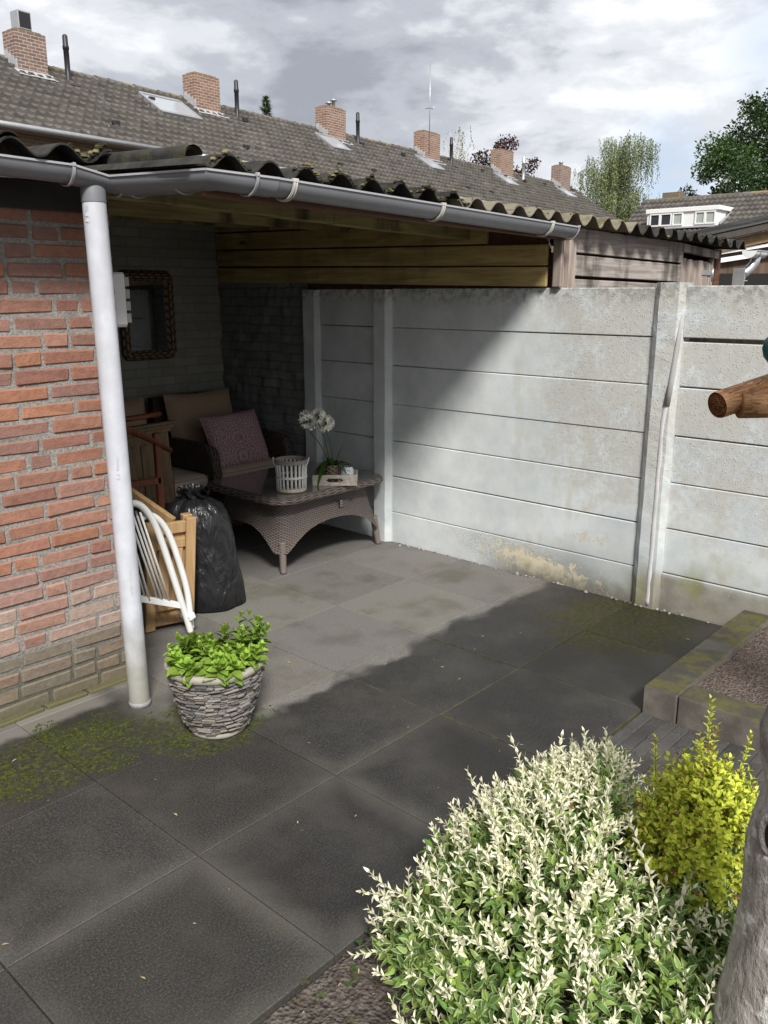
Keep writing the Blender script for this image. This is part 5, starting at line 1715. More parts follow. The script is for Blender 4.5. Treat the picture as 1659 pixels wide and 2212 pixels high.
lv = []
for k in range(9):
    f = k / 8; a = math.pi * f
    o_ = resamp(rrect(hx - .075 + .075 * f, hz - .075 + .075 * f, .012 + .05 * f), 120)
    lv.append([(MC.x + x, 3.612 - .045 * math.sin(a) ** .7 - .004, MC.z + y) for x, y in o_ + o_[:1]])
accu = [0]
for i in range(120): accu.append(accu[-1] + math.dist(lv[8][i], lv[8][i + 1]))
b.grid(lv, 0, None, True, lambda i, j: (accu[j], i * .0125)); b.build('frame', M_mframe, mir)
b = MB(); b.poly([(MC.x - hx + .07, 3.606, MC.z - hz + .07), (MC.x + hx - .07, 3.606, MC.z - hz + .07), (MC.x + hx - .07, 3.606, MC.z + hz - .07), (MC.x - hx + .07, 3.606, MC.z + hz - .07)])
k_ = NT("mirror_glass"); b.build('mirror_glass', k_.fin((.42, .44, .43), .04, None, 1.0), mir)

sk = thing('socket_block', "flat white socket block with four grey squares on the porch side wall", 'socket', (.60, 1.42, 1.65))
b = MB(); b.box(.602, .655, 1.385, 1.50, 1.545, 1.768, .004); b.box(.655, .745, 1.392, 1.404, 1.548, 1.765, .004); b.build('housing', M_white, sk)
for i in range(4):
    b = MB(); z = 1.578 + i * .051; b.box(.745, .768, 1.396, 1.43, z - .020, z + .020, .003); b.build('cover', plain("grey_cover", (.36, .36, .34), .5, .05), sk)
b = MB(); b.box(.660, .748, 1.404, 1.415, 1.54, 1.77, .002); b.build('back_plate', M_metal, sk)

# ---------------------------------------------------------------- stored things beside the pipe
def mk_bag():
    k = NT("black_bin_bag"); p = k.obj()
    w1 = k.noise(5, 3, .5, k.scl(p, (1, 1, .55)), 2.2); w2 = k.noise(13, 3, .5, k.scl(p, (1, 1, .4)), 2.0)
    h = k.m('ADD', w1, k.m('MULTIPLY', w2, .35))
    return k.fin((.011, .011, .013), .36, k.bump(h, .8, .04), None, .55)


bag = thing('rubbish_bag', "tall full black rubbish bag tied at the top, beside the wooden frame", 'rubbish bag', (1.365, 1.76, 0))
b = MB(); BC = V(1.350, 1.775, 0)
prof = [(.02, .002), (.17, .003), (.192, .02), (.186, .12), (.166, .25), (.160, .38), (.154, .47), (.142, .53), (.122, .575), (.085, .605), (.045, .622), (.024, .630), (.034, .645), (.052, .662), (.056, .675)]
seg = 56; P = []
for r, z in prof:
    row = []
    for k in range(seg + 1):
        a = 2 * math.pi * (k % seg) / seg
        fold = 1 + .06 * mnoise.noise(V(math.cos(a) * 2.2, math.sin(a) * 2.2, z * 2.5)) + .03 * mnoise.noise(V(math.cos(a) * 6, math.sin(a) * 6, z * 3))
        if z > .5: fold += .11 * math.sin(a * 9 + 2 * mnoise.noise(V(math.cos(a), math.sin(a), 5))) * min(1, (z - .5) / .12)
        ex = 1.06 + .05 * math.cos(2 * a + 1.4)
        lean = V(-.05, .01, 0) * (z / .65) ** 2
        row.append(BC + lean + V(r * fold * ex * math.cos(a), r * fold * ex * math.sin(a), z + (.012 * mnoise.noise(V(math.cos(a) * 3, math.sin(a) * 3, 7)) if z > .55 else 0)))
    P.append(row)
b.grid(P); M_bag = mk_bag(); b.build('sack', M_bag, bag)
b = MB()
for k in range(7):
    a = k * .9; d = V(math.cos(a), math.sin(a), .5); c = BC + V(-.05, .01, .635); sd = V(-d.y, d.x, 0).normalized()
    b.grid([[c + d * (.085 * t) + sd * (.035 * t * s_ * (1 + .4 * math.sin(k * 3 + s_ * 4))) + V(0, 0, .022 * math.sin(t * 5 + s_ * 2 + k) - .03 * t * t) for s_ in (-1, -.3, .4, 1)] for t in (0, .35, .7, 1.0)])
b.build('tied_neck', M_bag, bag)

M_pine = mk_wood("tan_stained_pine", (.30, .185, .085), (.42, .275, .14), 'z', 1.0, .55, .0, .12)
wf = thing('bed_end', "tan slatted pine bed end frame with a loose rail, standing behind the drainpipe", 'frame', (.98, 1.63, 0))
f0, f1 = V(.866, 1.655, .004), V(1.112, 1.583, .004); fu = (f1 - f0).normalized(); W_ = (f1 - f0).length; fn = V(-fu.y, fu.x, 0); lean = (V(0, 0, 1) + fu * .085 + fn * .01).normalized(); FHH = .572


def fpt(u, v, d=0.0): return f0 + fu * u + lean * v + fn * d


fin_ = fn - lean * fn.dot(lean); fin_.normalize()


def fbar(u0, u1, v0, v1, th=.016, d=0.0):
    b = MB(); b.obox(fpt((u0 + u1) / 2, (v0 + v1) / 2, d), (fu, lean, fin_), ((u1 - u0) / 2, (v1 - v0) / 2, th), .004); return b


for u0 in (0, W_ - .052): fbar(u0, u0 + .052, 0, FHH, .018).build('stile', M_pine, wf)
for v0, v1 in ((.02, .075), (.098, .140), (FHH - .150, FHH - .098), (FHH - .072, FHH - .012)): fbar(.053, W_ - .053, v0, v1, .015).build('rail', M_pine, wf)
for u0 in (.065, .134): fbar(u0, u0 + .057, .141, FHH - .151, .012).build('slat', M_pine, wf)
b = MB(); b.bar(fpt(W_ - .055, FHH - .01, .05), fpt(W_ - .005, FHH - .01, .05), .05, .035, ch=.004); b.build('block', M_pine, wf)
fbar(.05, W_ - .05, .03, FHH - .03, .003, .012).build('panel', M_pine, wf)
# back pieces of the frame: the rail going back to the second end
r0 = fpt(W_ - .11, FHH - .02, .02); r1 = V(1.00, 2.02, .70)
b = MB(); b.bar(r0, r1, .03, .052, ch=.004); b.build('side_rail', M_pine, wf)
b = MB(); b.bar(V(1.02, 2.035, .003), V(1.02, 2.035, .715), .045, .022, (0, 1, 0), .004); b.bar(V(.80, 2.04, .64), V(1.0, 2.035, .66), .03, .045, ch=.004); b.bar(V(.80, 2.04, .003), V(.80, 2.04, .69), .045, .022, (0, 1, 0), .004); b.build('second_end', M_pine, wf)

M_wmetal = plain("white_enamel", (.70, .70, .68), .35, .06, 14, .05, .5)
rk = thing('metal_rack', "white bent tube metal rack with thin rods, leaning between pipe and wooden frame", 'rack', (.95, 1.5, 0))
for dy, off in ((0, 0), (.038, .0)):
    b = MB()
    P = [(.700, 1.46 + dy, .735), (.735, 1.46 + dy, .742), (.775, 1.46 + dy, .725), (.815, 1.46 + dy, .680), (.85, 1.46 + dy, .610), (.885, 1.46 + dy, .50), (.93, 1.46 + dy, .33), (.985, 1.46 + dy, .12), (1.010, 1.46 + dy, .015)]
    if dy: P = [(x + .028 + .072 * min(1, z / .35), y, z - .085 if z > .3 else z) for x, y, z in P]
    # smooth the bend
    Q = []
    for i in range(len(P) - 1):
        p0, p1, p2, p3 = [V(P[max(0, min(len(P) - 1, i + k))]) for k in (-1, 0, 1, 2)]
        for s_ in range(5):
            t = s_ / 5; Q.append(.5 * ((2 * p1) + (p2 - p0) * t + (2 * p0 - 5 * p1 + 4 * p2 - p3) * t * t + (3 * p1 - p0 - 3 * p2 + p3) * t ** 3))
    Q.append(V(P[-1])); b.tube(Q, .0165, 12); b.build('tube', M_wmetal, rk)
    b = MB(); b.bar((.70, 1.468 + dy, .285), (.975, 1.462 + dy, .165), .012, .028, ch=.002); b.build('crossbar', M_wmetal, rk)
    for xt, xb in ((.735, .862), (.775, .905), (.70, .79)):
        b = MB(); zb_ = .285 - (xb - .70) * .436
        b.tube([(xt, 1.462 + dy, .69), (xb, 1.464 + dy, zb_)], .0055, 8); b.build('rod', M_wmetal, rk)
    b = MB(); b.obox((1.008, 1.455 + dy, .105), (V(.9, 0, .3).normalized(), (0, 1, 0), V(-.3, 0, .9).normalized()), (.020, .022, .016), .004); b.build('end_clip', M_wmetal, rk)

M_maho = mk_wood("mahogany", (.105, .032, .016), (.19, .062, .03), 'z', 1.4, .35, 0, .08)
vs_ = thing('valet_stand', "reddish mahogany clothes valet stand with a curved hanger, behind the wooden frame", 'valet stand', (1.2, 2.25, 0))
b = MB(); b.box(1.375, 1.415, 2.235, 2.265, .06, .905, .005); b.box(1.13, 1.16, 2.235, 2.265, .06, .905, .005); b.build('uprights', M_maho, vs_)
b = MB(); b.tube([(1.12, 2.25, 1.000), (1.30, 2.25, 1.005), (1.43, 2.25, 1.012)], .016, 10); b.build('trouser_bar', M_maho, vs_)
b = MB(); P = []
for k in range(11):
    t = k / 10; x = 1.12 + .36 * t; z = .965 - .01 * t - .15 * max(0, (t - .25) / .75) ** 1.15
    P.append([(x, 2.225, z), (x, 2.225, z - .045 + .018 * t), (x, 2.275, z - .045 + .018 * t), (x, 2.275, z), (x, 2.225, z)])
b.grid(P); b.poly(P[-1][:4]); b.build('hanger', M_maho, vs_)
b = MB(); b.bar((1.10, 2.25, .63), (1.40, 2.25, .625), .03, .042, ch=.004); b.build('shelf_rail', M_maho, vs_)
b = MB(); b.bar((1.145, 2.08, .03), (1.145, 2.45, .03), .04, .04, ch=.005); b.bar((1.395, 2.08, .03), (1.395, 2.45, .03), .04, .04, ch=.005); b.build('feet', M_maho, vs_)

M_oldpine = mk_wood("aged_pine", (.105, .068, .033), (.20, .135, .07), 'z', 1.2, .5)
cb = thing('cupboard_door', "old pine cupboard front with a cornice and panelled doors, leaning before the left armchair", 'cupboard', (1.55, 2.62, .45))
cx0, cx1 = 1.36, 1.66
b = MB(); up = V(.03, .12, 1).normalized(); ctr = V(1.535, 2.60, .60); ux = V(.985, -.12, .05).normalized(); un = ux.cross(up).normalized()
b.obox(ctr, (ux, up, un), (.165, .235, .012), .003)
for a in (-.10, .0, .085): b.obox(ctr + ux * a + un * .014 * (-1 if un.y > 0 else 1), (ux, up, un), (.032, .17, .006), .004)
b.build('panel', M_oldpine, cb)
b = MB()
for i, (o_, h) in enumerate(((.012, .018), (.026, .014), (.042, .012))): b.obox(ctr + up * (.245 + i * .022) - V(0, o_ * .5, 0), (ux, up, un), (.17 + o_ * .6, h * .8, .018 + o_), .003)
b.build('cornice', M_oldpine, cb)
b = MB(); b.obox(ctr - up * .2 + V(0, .1, -.12), ((1, 0, 0), (0, 1, 0), (0, 0, 1)), (.2, .09, .30), .01); b.build('carcass', M_oldpine, cb)

M_leather = plain("dark_brown_leather", (.028, .018, .016), .38, .2, 14, .15, .5)
st = thing('leather_stool', "round dark brown leather stool on a wooden base behind the bag", 'stool', (1.42, 2.30, 0))
b = MB(); b.lathe((1.47, 2.36, 0), [(0, .405), (.16, .412), (.205, .405), (.228, .375), (.225, .33), (.205, .29), (0, .285)], 36); b.build('seat', M_leather, st)
b = MB(); b.lathe((1.47, 2.36, 0), [(.0, .24), (.19, .24), (.20, .255), (.19, .285), (0, .285)], 30)
b.build('base', M_oldpine, st)
for k in range(4):
    b = MB(); a = rad(45 + 90 * k); b.tube([(1.47 + .15 * math.cos(a), 2.36 + .15 * math.sin(a), .245), (1.47 + .18 * math.cos(a), 2.36 + .18 * math.sin(a), .003)], [.022, .016], 10); b.build('leg', M_oldpine, st)

b = MB(); b.tube([(1.10, 2.42, .95), (1.19, 2.30, .0)], .006, 8); o = b.build('thin_pole', M_oldpine, base=(1.19, 2.30, 0)); tag(o, "thin pale stick leaning upright beside the valet stand", 'stick')
b = MB(); b.obox((1.22, 2.75, 1.02), (V(.9, .3, .12).normalized(), V(-.25, .2, 1).normalized(), V(.3, -.9, .2).normalized()), (.17, .19, .006), .001); b.obox((1.22, 2.76, .42), (V(1, .1, 0), V(0, .02, 1), V(.1, -1, 0)), (.2, .42, .008), .001)
o = b.build('cardboard_sheet', plain("grey_cardboard", (.21, .20, .18), .9, .12, 12), base=(1.2, 2.76, 0)); tag(o, "grey cardboard sheet standing behind the mahogany valet stand", 'cardboard')
b = MB(); P = []
for i in range(9):
    t = i / 8; P.append([V(1.185 + .10 * t + .035 * s_ * (1 - .3 * t), 2.45 - .05 * s_, 1.13 - .24 * t ** 1.3 + .018 * math.sin(s_ * 5 + t * 4)) for s_ in (-1, -.5, 0, .5, 1)])
b.grid(P); b.grid([[p + V(.006, .012, .0) for p in r] for r in P], flip=True)
k_ = NT("quilted_cloth"); vv = k_.voro(45, k_.obj()); o = b.build('quilted_cloth', k_.fin(k_.mix(k_.rng(vv, .1, .5), (.13, .13, .14), (.30, .30, .31)), .9, k_.bump(vv, .5, .01)), base=(1.2, 2.45, .9)); tag(o, "grey quilted cloth hanging over the valet stand top", 'cloth')

# ---------------------------------------------------------------- stone planter
PC = V(.533, .600, 0)
pl = thing('stone_planter', "round planter clad in stacked grey slate chips, beside the drainpipe", 'planter', PC)
M_rim = plain("pale_stone_rim", (.29, .265, .225), .9, .3, 28, .5)
M_core = plain("planter_core", (.055, .05, .045), .95, .3, 40, .6)
M_slate = tinted("slate_chips", .85, .3, 55, .6, .005, .25)


def prad(z): return .100 + .083 * min(1, max(0, z / .24)) ** .62 + .004 * (z / .3)


b = MB(); b.lathe(PC, [(0, .002), (.108, .002), (.112, .012), (.108, .026), (.100, .03)], 40, nz=.003); b.build('foot', M_rim, pl)
b = MB(); b.lathe(PC, [(prad(z) - .010, z) for z in (.02, .06, .10, .14, .18, .22, .26, .275)], 40); b.build('core', M_core, pl)
b = MB(); z = .028
while z < .268:
    h = rng.uniform(.0085, .0125); a = rng.uniform(0, 6.28); a_end = a + 2 * math.pi
    while a < a_end:
        L = rng.uniform(.022, .062); r = prad(z); da = L / r
        am = a + da / 2; rr = r + rng.uniform(-.009, .007)
        tilt = rng.uniform(-.06, .12); n_ = V(math.cos(am), math.sin(am), 0); t_ = V(-math.sin(am), math.cos(am), tilt).normalized(); u_ = n_.cross(t_)
        q = rng.uniform(.62, 1.3); c = rng.choice([(.165, .152, .138), (.205, .19, .17), (.13, .125, .122), (.185, .165, .14)])
        b.obox(PC + n_ * (rr - .011) + V(0, 0, z + h / 2 + rng.uniform(-.002, .002)), (n_, t_, u_), (.012, L / 2 - .001, h / 2 - .0011), .0022, 0, tuple(k * q for k in c), .0012)
        a += da
    z += h
b.build('slate_cladding', M_slate, pl)
b = MB(); b.lathe(PC, [(.165, .225), (.166, .285), (.168, .298), (.176, .302), (.190, .299), (.195, .290), (.193, .276), (.186, .270), (.17, .266)], 56, nz=.004); b.build('rim', M_rim, pl)
b = MB(); b.lathe(PC, [(0, .268), (.168, .262)], 24); b.build('soil', M_soil, pl)

M_pleaf = leafmat("potted_leaf", .42, .35)
pp = thing('potted_plant', "bright lime green leafy plant growing in the stone planter", 'plant', PC + V(0, 0, .265))
lb, sb = MB(), MB()
for i in range(62):
    a = rng.uniform(0, 6.283); q = .155 * rng.random() ** .5
    base = PC + V(q * math.cos(a), q * math.sin(a), .262)
    hx = (base - PC).dot(V(.743, .668, 0)); rx = (base - PC).dot(V(.668, -.743, 0))
    H = .078 + .028 * rng.random() + (.055 if hx > .02 and rx > .02 else 0)
    if hx > .05 and -.12 < rx < -.02: H -= .02
    d = (V(math.cos(a), math.sin(a), 0) * (q / .155) * .42 + V(0, 0, 1) + rdir() * .12).normalized()
    tip = base + d * H; sb.tube([base, (base + tip) / 2 + rdir() * .003, tip], [.0028, .0025, .0018], 5, False, 0, (.11, .17, .035))
    yl = rng.uniform(.75, 1.2) * (1.25 if hx < 0 else .82); nw = rng.choice((5, 6, 6, 7)); ph = rng.uniform(0, 3.14)
    s1 = d.cross(V(.2, .1, 1)).normalized() if d.cross(V(.2, .1, 1)).length > .01 else V(1, 0, 0); s2 = d.cross(s1)
    for w in range(nw):
        t = .26 + .74 * w / (nw - 1); c = base + d * H * t; out = 1.0 - .72 * max(0, (t - .55) / .45)
        L = (.060 - .032 * max(0, t - .45) / .55) * rng.uniform(.85, 1.15)
        for k in range(2 if w < nw - 1 else 4):
            an = ph + w * 1.5708 + k * (math.pi if w < nw - 1 else 1.5708); o_ = s1 * math.cos(an) + s2 * math.sin(an)
            dd = (o_ * out + d * (1.15 - out * .85)).normalized(); g_ = yl * rng.uniform(.85, 1.15) * (1.15 if t > .7 else .8)
            lb.leaf(c, dd, (d - o_ * .2), L, L * .66, 0, (.20 * g_, .31 * g_, .045 * g_), .22, .20, None, .42)
lb.build('foliage', M_pleaf, pp); sb.build('stems', M_stem, pp)

# ---------------------------------------------------------------- shrubs in the bed
M_shrubleaf = leafmat("shrub_leaf", .45, .28)


def dome(x, y, cx, cy, rx, ry, H, p=2.2):
    q = (abs((x - cx) / rx) ** p + abs((y - cy) / ry) ** p)
    return H * max(0.0, 1 - q) ** .5


SHC = (.615, -1.02)
ws = thing('variegated_shrub', "bushy variegated shrub with creamy white young shoots, at the paving edge", 'shrub', (SHC[0], SHC[1], 0))
lb, sb = MB(), MB()


def shoot(base, d, L, nl, leafL, wid, colf, c2f=None, curve=.1, out0=.95, start=.1, stemc=(.16, .19, .07), stem_r=.0018):
    d = V(d).normalized(); p = V(base); n = 6; pts = [p.copy()]; dirs = [d.copy()]; bend = rdir() * curve
    for i in range(n):
        d = (d + bend / n + V(0, 0, .04)).normalized(); p = p + d * (L / n); pts.append(p.copy()); dirs.append(d.copy())
    sb.tube(pts, [stem_r * (1 - .5 * i / n) for i in range(n + 1)], 4, False, 0, stemc)
    ph = rng.uniform(0, 3.14)
    for w in range(nl):
        t = start + (1 - start) * w / max(1, nl - 1); f = t * n; i = min(n - 1, int(f)); c = pts[i].lerp(pts[i + 1], f - i); dd = dirs[i]
        s1 = dd.cross(V(.31, .17, .9)); s1 = s1.normalized() if s1.length > .01 else V(1, 0, 0); s2 = dd.cross(s1)
        out = out0 * (1 - .55 * max(0, t - .6) / .4)
        for k in range(2):
            an = ph + w * 1.45 + k * math.pi + rng.uniform(-.25, .25); o_ = s1 * math.cos(an) + s2 * math.sin(an)
            ld = (o_ * out + dd * rng.uniform(.55, .95)).normalized(); l_ = leafL * rng.uniform(.75, 1.2) * (1 - .25 * max(0, t - .7) / .3)
            lb.leaf(c, ld, (dd - o_ * .3), l_, l_ * wid, 0, colf(t), rng.uniform(.05, .3), rng.uniform(.0, .35), c2f(t) if c2f else None)


def cream(t):
    q = rng.uniform(.86, 1.08); w = rng.random()
    return (.86 * q, (.825 - .01 * w) * q, (.60 + .09 * w) * q) if (t > .15 or rng.random() < .6) else (.34 * q, .42 * q, .17 * q)


def green(t):
    q = rng.uniform(.7, 1.25); w = rng.random()
    return (.11 * q, .21 * q, .05 * q) if w < .5 else (.24 * q, .34 * q, .07 * q)


def gmargin(t):
    q = rng.uniform(.8, 1.1); return (.36 * q, .42 * q, .20 * q)


def shrubH(x, y):
    h = dome(x, y, .60, -1.02, .60, .44, .335, 2.5)
    h2 = dome(x, y, .22, -1.00, .31, .39, .235, 2.4)
    h3 = max(dome(x, y, .42, -1.36, .56, .44, .25, 2.4), dome(x, y, .22, -1.26, .46, .46, .20, 2.6))
    lat = ((x + 1.278) * .669 - (y + 1.92) * .743) / ((x + 1.278) * .743 + (y + 1.92) * .669)
    f = min(1, max(0, (lat - .312) / .05))
    w = (x + 1.278) * .743 + (y + 1.92) * .669
    return max(h, h2, h3) * (1 - f * (.55 if w > 1.8 else .25))


def surf():
    while True:
        x, y = rng.uniform(-.22, 1.25), rng.uniform(-1.75, -.59); h = shrubH(x, y)
        if h > .05: return x, y, h


def snormal(x, y):
    e = .02; gx = (shrubH(x + e, y) - shrubH(x - e, y)) / (2 * e); gy = (shrubH(x, y + e) - shrubH(x, y - e)) / (2 * e)
    return V(-max(-2.5, min(2.5, gx)), -max(-2.5, min(2.5, gy)), 1).normalized()


for i in range(2300):                                    # green inner leaves
    x, y, h = surf(); n_ = snormal(x, y); dpt = rng.uniform(.0, .09); c = V(x, y, h) - n_ * (dpt + .055)
    d = (n_ * .8 + rdir(.25) * .7).normalized(); big_ = 1.25 if h < .24 else 1.0
    shoot(c, d, rng.uniform(.05, .085), rng.choice((3, 3, 4)), .034 * big_, .42, green, gmargin if rng.random() < .75 else None, .25, 1.0, .25)
for i in range(1500):                                     # creamy shoots
    x, y, h = surf(); 
    if rng.random() > (.20 + .80 * min(1, max(0, (h - .15) / .14))): continue
    n_ = snormal(x, y); c = V(x, y, h) - n_ * .035
    d = (n_ * .75 + V(-.08, .05, .38) + rdir() * .62).normalized(); L = rng.uniform(.04, .085) * (1.25 if rng.random() < .15 else 1)
    shoot(c, d, L, int(2 + L * 52), .0225, .40, cream, None, .3, .62, .08, (.42, .43, .26))
for (x, y, z, dx, dy, dz, L) in ((.10, -.80, .15, -.55, .30, .25, .14), (.13, -.72, .17, -.55, .30, .45, .13), (.42, -1.28, .24, .75, .55, .38, .26), (.50, -1.30, .22, .9, .3, .12, .24), (.12, -.90, .22, -.3, .6, .7, .16), (.66, -.74, .28, .0, .2, 1, .12), (.76, -.80, .28, .05, .1, 1, .12), (.48, -.72, .27, -.25, .3, .9, .10), (.90, -.90, .26, .1, .1, 1, .12), (.84, -.86, .28, .1, .1, 1, .12), (.30, -1.12, .22, -.35, -.2, .75, .17), (.22, -1.20, .2, -.5, .1, .8, .15), (-.08, -.98, .10, -.7, .25, .15, .18)):
    shoot((x, y, z), (dx, dy, dz), L, int(3 + L * 44), .025, .42, cream, None, .4, .62, .05, (.45, .46, .30))
for (x, y, z, dx, dy, dz, L, f_) in ((.10, -.82, .10, -.85, .50, .10, .13, green), (.02, -.765, .105, -.8, .45, .0, .09, cream), (.14, -.70, .15, -.75, .28, .35, .13, cream), (.12, -.76, .13, -.8, .30, .25, .11, cream), (.10, -.92, .10, -.8, .35, .12, .14, green)):
    shoot((x, y, z), (dx, dy, dz), L, int(3 + L * 40), .032 if f_ is green else .025, .42, f_, gmargin if f_ is green else None, .12, .7, .1, (.40, .42, .24))
lb.build('foliage', M_shrubleaf, ws); sb.build('stems', M_stem, ws)

YC = (.765, -1.245)
ysb = thing('yellow_shrub', "golden yellow small leaved shrub beside the tree trunk", 'shrub', (YC[0], YC[1], 0))
lb, sb = MB(), MB()


def yellow(t):
    q = rng.uniform(.75, 1.2); w = rng.random()
    if w < .035: return (.24 * q, .10 * q, .05 * q)
    if w < .35: return (.40 * q, .46 * q, .05 * q)
    return (.66 * q, .70 * q, .09 * q)


def yH(x, y): return max(dome(x, y, YC[0], YC[1], .205, .20, .465, 2.4), dome(x, y, .67, -1.22, .13, .13, .40, 2.2))


for i in range(640):
    while True:
        x, y = rng.uniform(.5, 1.05), rng.uniform(-1.5, -.98); h = yH(x, y)
        if h > .08: break
    e = .02; gx = (yH(x + e, y) - yH(x - e, y)) / .04; gy = (yH(x, y + e) - yH(x, y - e)) / .04
    n_ = V(-max(-2.2, min(2.2, gx)), -max(-2.2, min(2.2, gy)), 1).normalized(); dark = 1
    c = V(x, y, h * rng.uniform(.80, 1.0)) - n_ * .06
    if c.z < .15: continue
    d = (n_ * .8 + V(0, 0, .3) + rdir() * .5).normalized()
    shoot(c, d, rng.uniform(.06, .11), 6, .0225, .60, yellow, None, .3, .9, .08, (.20, .12, .06), .0013)
for i, (x, y, z, d, L) in enumerate(((.80, -1.225, .44, (.06, .08, 1), .20), (.81, -1.23, .45, (.25, .1, 1), .11), (.78, -1.22, .46, (-.25, .1, 1), .10), (.70, -1.13, .40, (-.15, .1, 1), .14), (.87, -1.29, .42, (.2, -.1, 1), .12))):
    shoot((x, y, z), d, L, int(L * 95), .020, .56, yellow, None, .15, .85, .05, (.22, .13, .06), .0015)
lb.build('foliage', M_shrubleaf, ysb); sb.build('stems', M_stem, ysb)

# clover and weeds under the shrubs; a few fallen leaves
b = MB()
for i in range(3400):
    x, y = rng.uniform(-.35, 1.2), rng.uniform(-1.9, -.61)
    if x < .05 and rng.random() < .86: continue
    z = rng.uniform(.0, .055) if x > .05 else rng.uniform(-.01, .01)
    q = rng.uniform(.6, 1.2); col = rng.choice([(.075, .10, .035), (.10, .085, .045), (.06, .115, .03)]); r = rng.uniform(.006, .011); a0 = rng.uniform(0, 6.28); c = V(x, y, z)
    for k in range(3):
        a = a0 + k * 2.094; d = V(math.cos(a), math.sin(a), .12)
        b.leaf(c, d, (0, 0, 1), r * 1.3, r * 1.15, 0, tuple(t * q for t in col), .1, .1, None, .48)
o = structure(b.build('clover', M_shrubleaf), 'stuff'); 
b = MB()
for i in range(80):
    if i < 55: x, y, z = rng.uniform(-.6, 2.8), rng.uniform(-.55, 1.5), .003
    else: x, y, z = rng.uniform(-.4, .1), rng.uniform(-1.2, -.62), .0
    a = rng.uniform(0, 6.28); s_ = rng.uniform(.006, .022); c = rng.choice([(.40, .30, .15), (.30, .12, .05), (.45, .42, .30), (.5, .48, .2)])
    b.leaf((x, y, z), (math.cos(a), math.sin(a), .05), (0, 0, 1), s_, s_ * .3, 0, c, .3, .1)
for (x, y, z) in ((.12, -.80, .20), (.45, -1.02, .40), (.40, -1.2, .30), (.3, -.95, .3)):
    b.leaf((x, y, z + .02), rdir(), (0, 0, 1), .018, .012, 0, (.22, .075, .03), .4, .3)
structure(b.build('fallen_leaves', M_shrubleaf), 'stuff')

# ---------------------------------------------------------------- tree trunk at the right edge
def mk_trunk():
    k = NT("smooth_grey_bark"); p = k.pos(); n = k.noise(9, 6, .62, k.scl(p, (1, 1, .55)), .8); f = k.noise(60, 5, .65, k.scl(p, (1, 1, .5)))
    c = k.mix(k.rng(n, .3, .7), (.17, .150, .132), (.44, .41, .38))
    c = k.mix(k.rng(k.noise(26, 7, .75, k.scl(p, (1, 1, .3)), 1.0), .54, .62, 0, .65), c, (.12, .105, .092))
    c = k.mix(k.rng(k.noise(22, 4), .58, .68, 0, .8), c, (.58, .57, .54))
    c = k.mix(k.rng(k.voro(30), .11, .05, 0, .8), c, (.12, .055, .035))
    c = k.mix(k.rng(k.noise(14, 3, .5, k.scl(p, (1, 1, .8))), .66, .72, 0, .7), c, (.055, .045, .04))
    return k.fin(c, .85, k.bump(k.m('ADD', n, k.m('MULTIPLY', f, .8)), 1.0, .022), None, .25)


tr = thing('garden_tree', "leaning grey barked tree trunk with a knot hole, in front of the shrubs", 'tree', (.36, -1.57, -.02))
edge = [(.255, -1.455, -.02), (.267, -1.469, .175), (.274, -1.478, .294), (.286, -1.490, .475), (.281, -1.485, .614), (.297, -1.503, .741), (.281, -1.486, .812), (.278, -1.483, .860), (.288, -1.494, .913), (.305, -1.515, 1.05), (.345, -1.56, 1.3), (.40, -1.62, 1.7), (.46, -1.69, 2.3)]
R_ = [.135, .120, .112, .105, .102, .096, .096, .092, .088, .083, .076, .07, .062]
Q = []; RR = []
for i in range(len(edge) - 1):
    for s_ in range(5):
        t = s_ / 5; r = R_[i] + (R_[i + 1] - R_[i]) * t; Q.append(V(edge[i]).lerp(V(edge[i + 1]), t) + V(.668, -.743, 0) * (r + .014)); RR.append(r)
b = MB(); seg = 36; P = []
for p, r in zip(Q, RR):
    row = []
    for k in range(seg + 1):
        a = 2 * math.pi * (k % seg) / seg; d = V(math.cos(a), math.sin(a), 0)
        rr = r * (1 + .045 * mnoise.noise(V(math.cos(a) * 1.6, math.sin(a) * 1.6, p.z * 3.5)) + .02 * mnoise.noise(V(math.cos(a) * 5, math.sin(a) * 5, p.z * 11)))
        row.append(p + d * rr)
    P.append(row)
b.grid(P); M_trunk = mk_trunk(); trk = b.build('trunk', M_trunk, tr)
kax, ktw = V(.668, -.743, 0), V(-.743, -.669, 0)
kd = (kax * -.88 + ktw * .47).normalized(); kc = V(.365, -1.580, .668) + kax * -.097 + ktw * .042
b = MB(); ks = V(kd.y, -kd.x, 0).normalized(); ku = V(-.12, 0, 1).normalized()
pts = [kc + ks * (.020 * math.cos(2 * math.pi * k / 20)) + ku * (.040 * math.sin(2 * math.pi * k / 20)) for k in range(21)]
b.tube(pts, .010, 8, False); b.build('knot', M_trunk, trk)
b = MB(); b.poly([kc + kd * .004 + ks * (.019 * math.cos(2 * math.pi * k / 20)) + ku * (.039 * math.sin(2 * math.pi * k / 20)) for k in range(20)]); b.build('knot_hole', M_dark, trk)
b = MB(); b.tube([Q[-3], Q[-1] + V(-.05, -.4, .35), Q[-1] + V(.0, -.9, .9)], [.05, .04, .025], 10); b.tube([Q[-1], Q[-1] + V(.25, -.2, .5), Q[-1] + V(.7, -.4, 1.1)], [.06, .045, .025], 10); b.build('limb', M_trunk, tr)

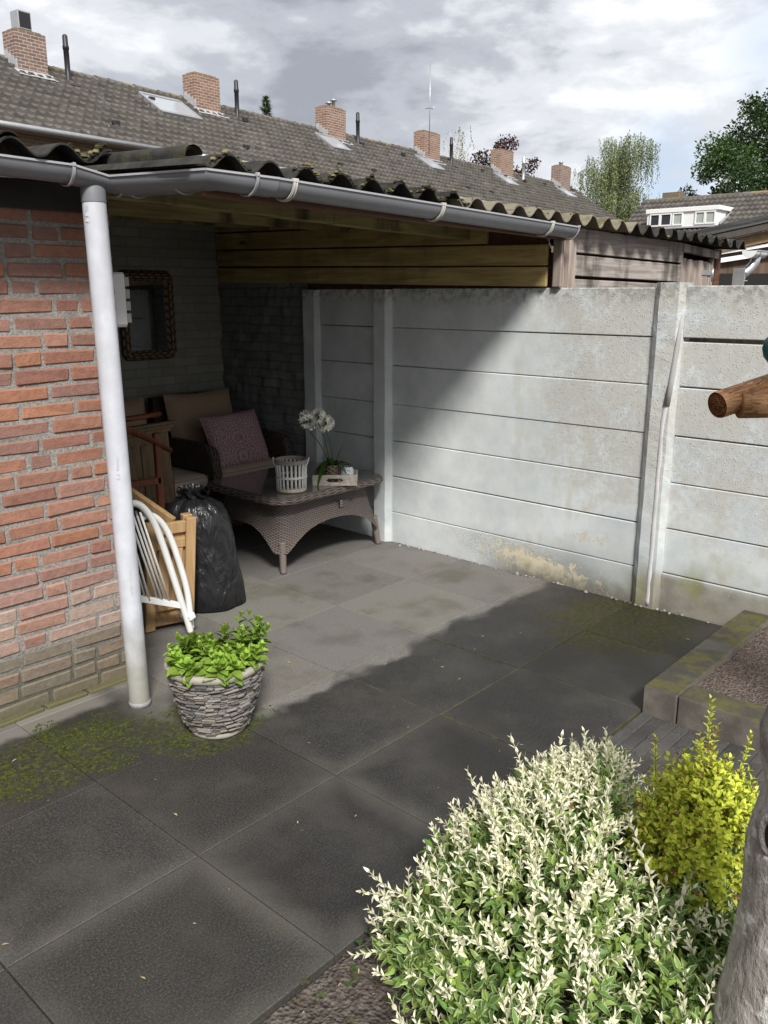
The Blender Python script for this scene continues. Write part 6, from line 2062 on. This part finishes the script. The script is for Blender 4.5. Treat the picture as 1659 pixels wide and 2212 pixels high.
# ---------------------------------------------------------------- round poles at the right edge
def mk_pole():
    k = NT("peeled_round_pole"); p = k.obj(); n = k.noise(1.0, 7, .7, k.scl(k.uv(), (26, 22, 1)), 1.0); w = k.noise(14, 4, .6, p)
    c = k.mix(k.rng(n, .35, .68), (.17, .072, .028), (.52, .27, .12))
    c = k.mix(k.rng(w, .45, .65, 0, .5), c, (.56, .33, .17))
    c = k.mix(k.rng(k.noise(1.0, 5, .6, k.scl(k.uv(), (14, 9, 1), (3, 1, 0)), .8), .60, .66), c, (.07, .028, .012))
    return k.fin(c, .72, k.bump(n, 1.0, .012), None, .3)


M_pole = mk_pole(); M_poleend = mk_soil("sawn_pole_end", (.11, .042, .018), (.27, .115, .045), 110)
sw = thing('pole_frame', "brown round timber poles joined at a sawn end, jutting in at the right edge", 'timber frame', (1.1, -1.25, 1.4))
b = MB(); b.tube([(.985, -1.143, 1.399), (1.05, -1.215, 1.402), (1.30, -1.49, 1.410), (1.75, -1.985, 1.43)], [.0355, .0365, .039, .042], 24, uvs=True); b.build('front_pole', M_pole, sw)
b = MB(); e0 = V(.9435, -1.1005, 1.3985); ev = V(.90, -.44, .22).normalized()
b.tube([e0, e0 + ev * .006, e0 + ev * .3, e0 + ev * 1.0], [.0345, .036, .038, .040], 24, False, uvs=True); b.build('rear_pole', M_pole, sw)
b = MB(); 
sx = ev.cross(V(0, 0, 1)).normalized(); sz = sx.cross(ev)
P = []
for i in range(5):
    r = .0350 * (i / 4); P.append([e0 - ev * (.006 * (1 - (i / 4) ** 2)) + ev * .004 + (sx * math.cos(2 * math.pi * k / 24) + sz * math.sin(2 * math.pi * k / 24)) * (r * (1 + .03 * rng.uniform(-1, 1))) for k in range(25)])
b.grid(P); b.build('sawn_end', M_poleend, sw)
b = MB(); b.tube([(1.74, -1.98, 1.42), (1.74, -1.98, -.05)], .045, 16); b.tube([e0 + ev * .97, V(e0.x + ev.x * .97, e0.y + ev.y * .97, -.05)], .045, 16); b.build('post', M_pole, sw)
b = MB(); c = V(1.049, -1.206, 1.545); b.lathe(c, [(0, -.042), (.022, -.038), (.036, -.022), (.041, 0), (.036, .022), (.022, .038), (0, .042)], 24)
b.tube([c, c + V(.03, -.04, -.10)], .008, 8)
o = b.build('knob', plain("dark_teal_plastic", (.012, .06, .055), .4, .15, 10), base=tuple(c)); tag(o, "dark teal green plastic knob above the brown poles, cut by the right edge", 'knob')
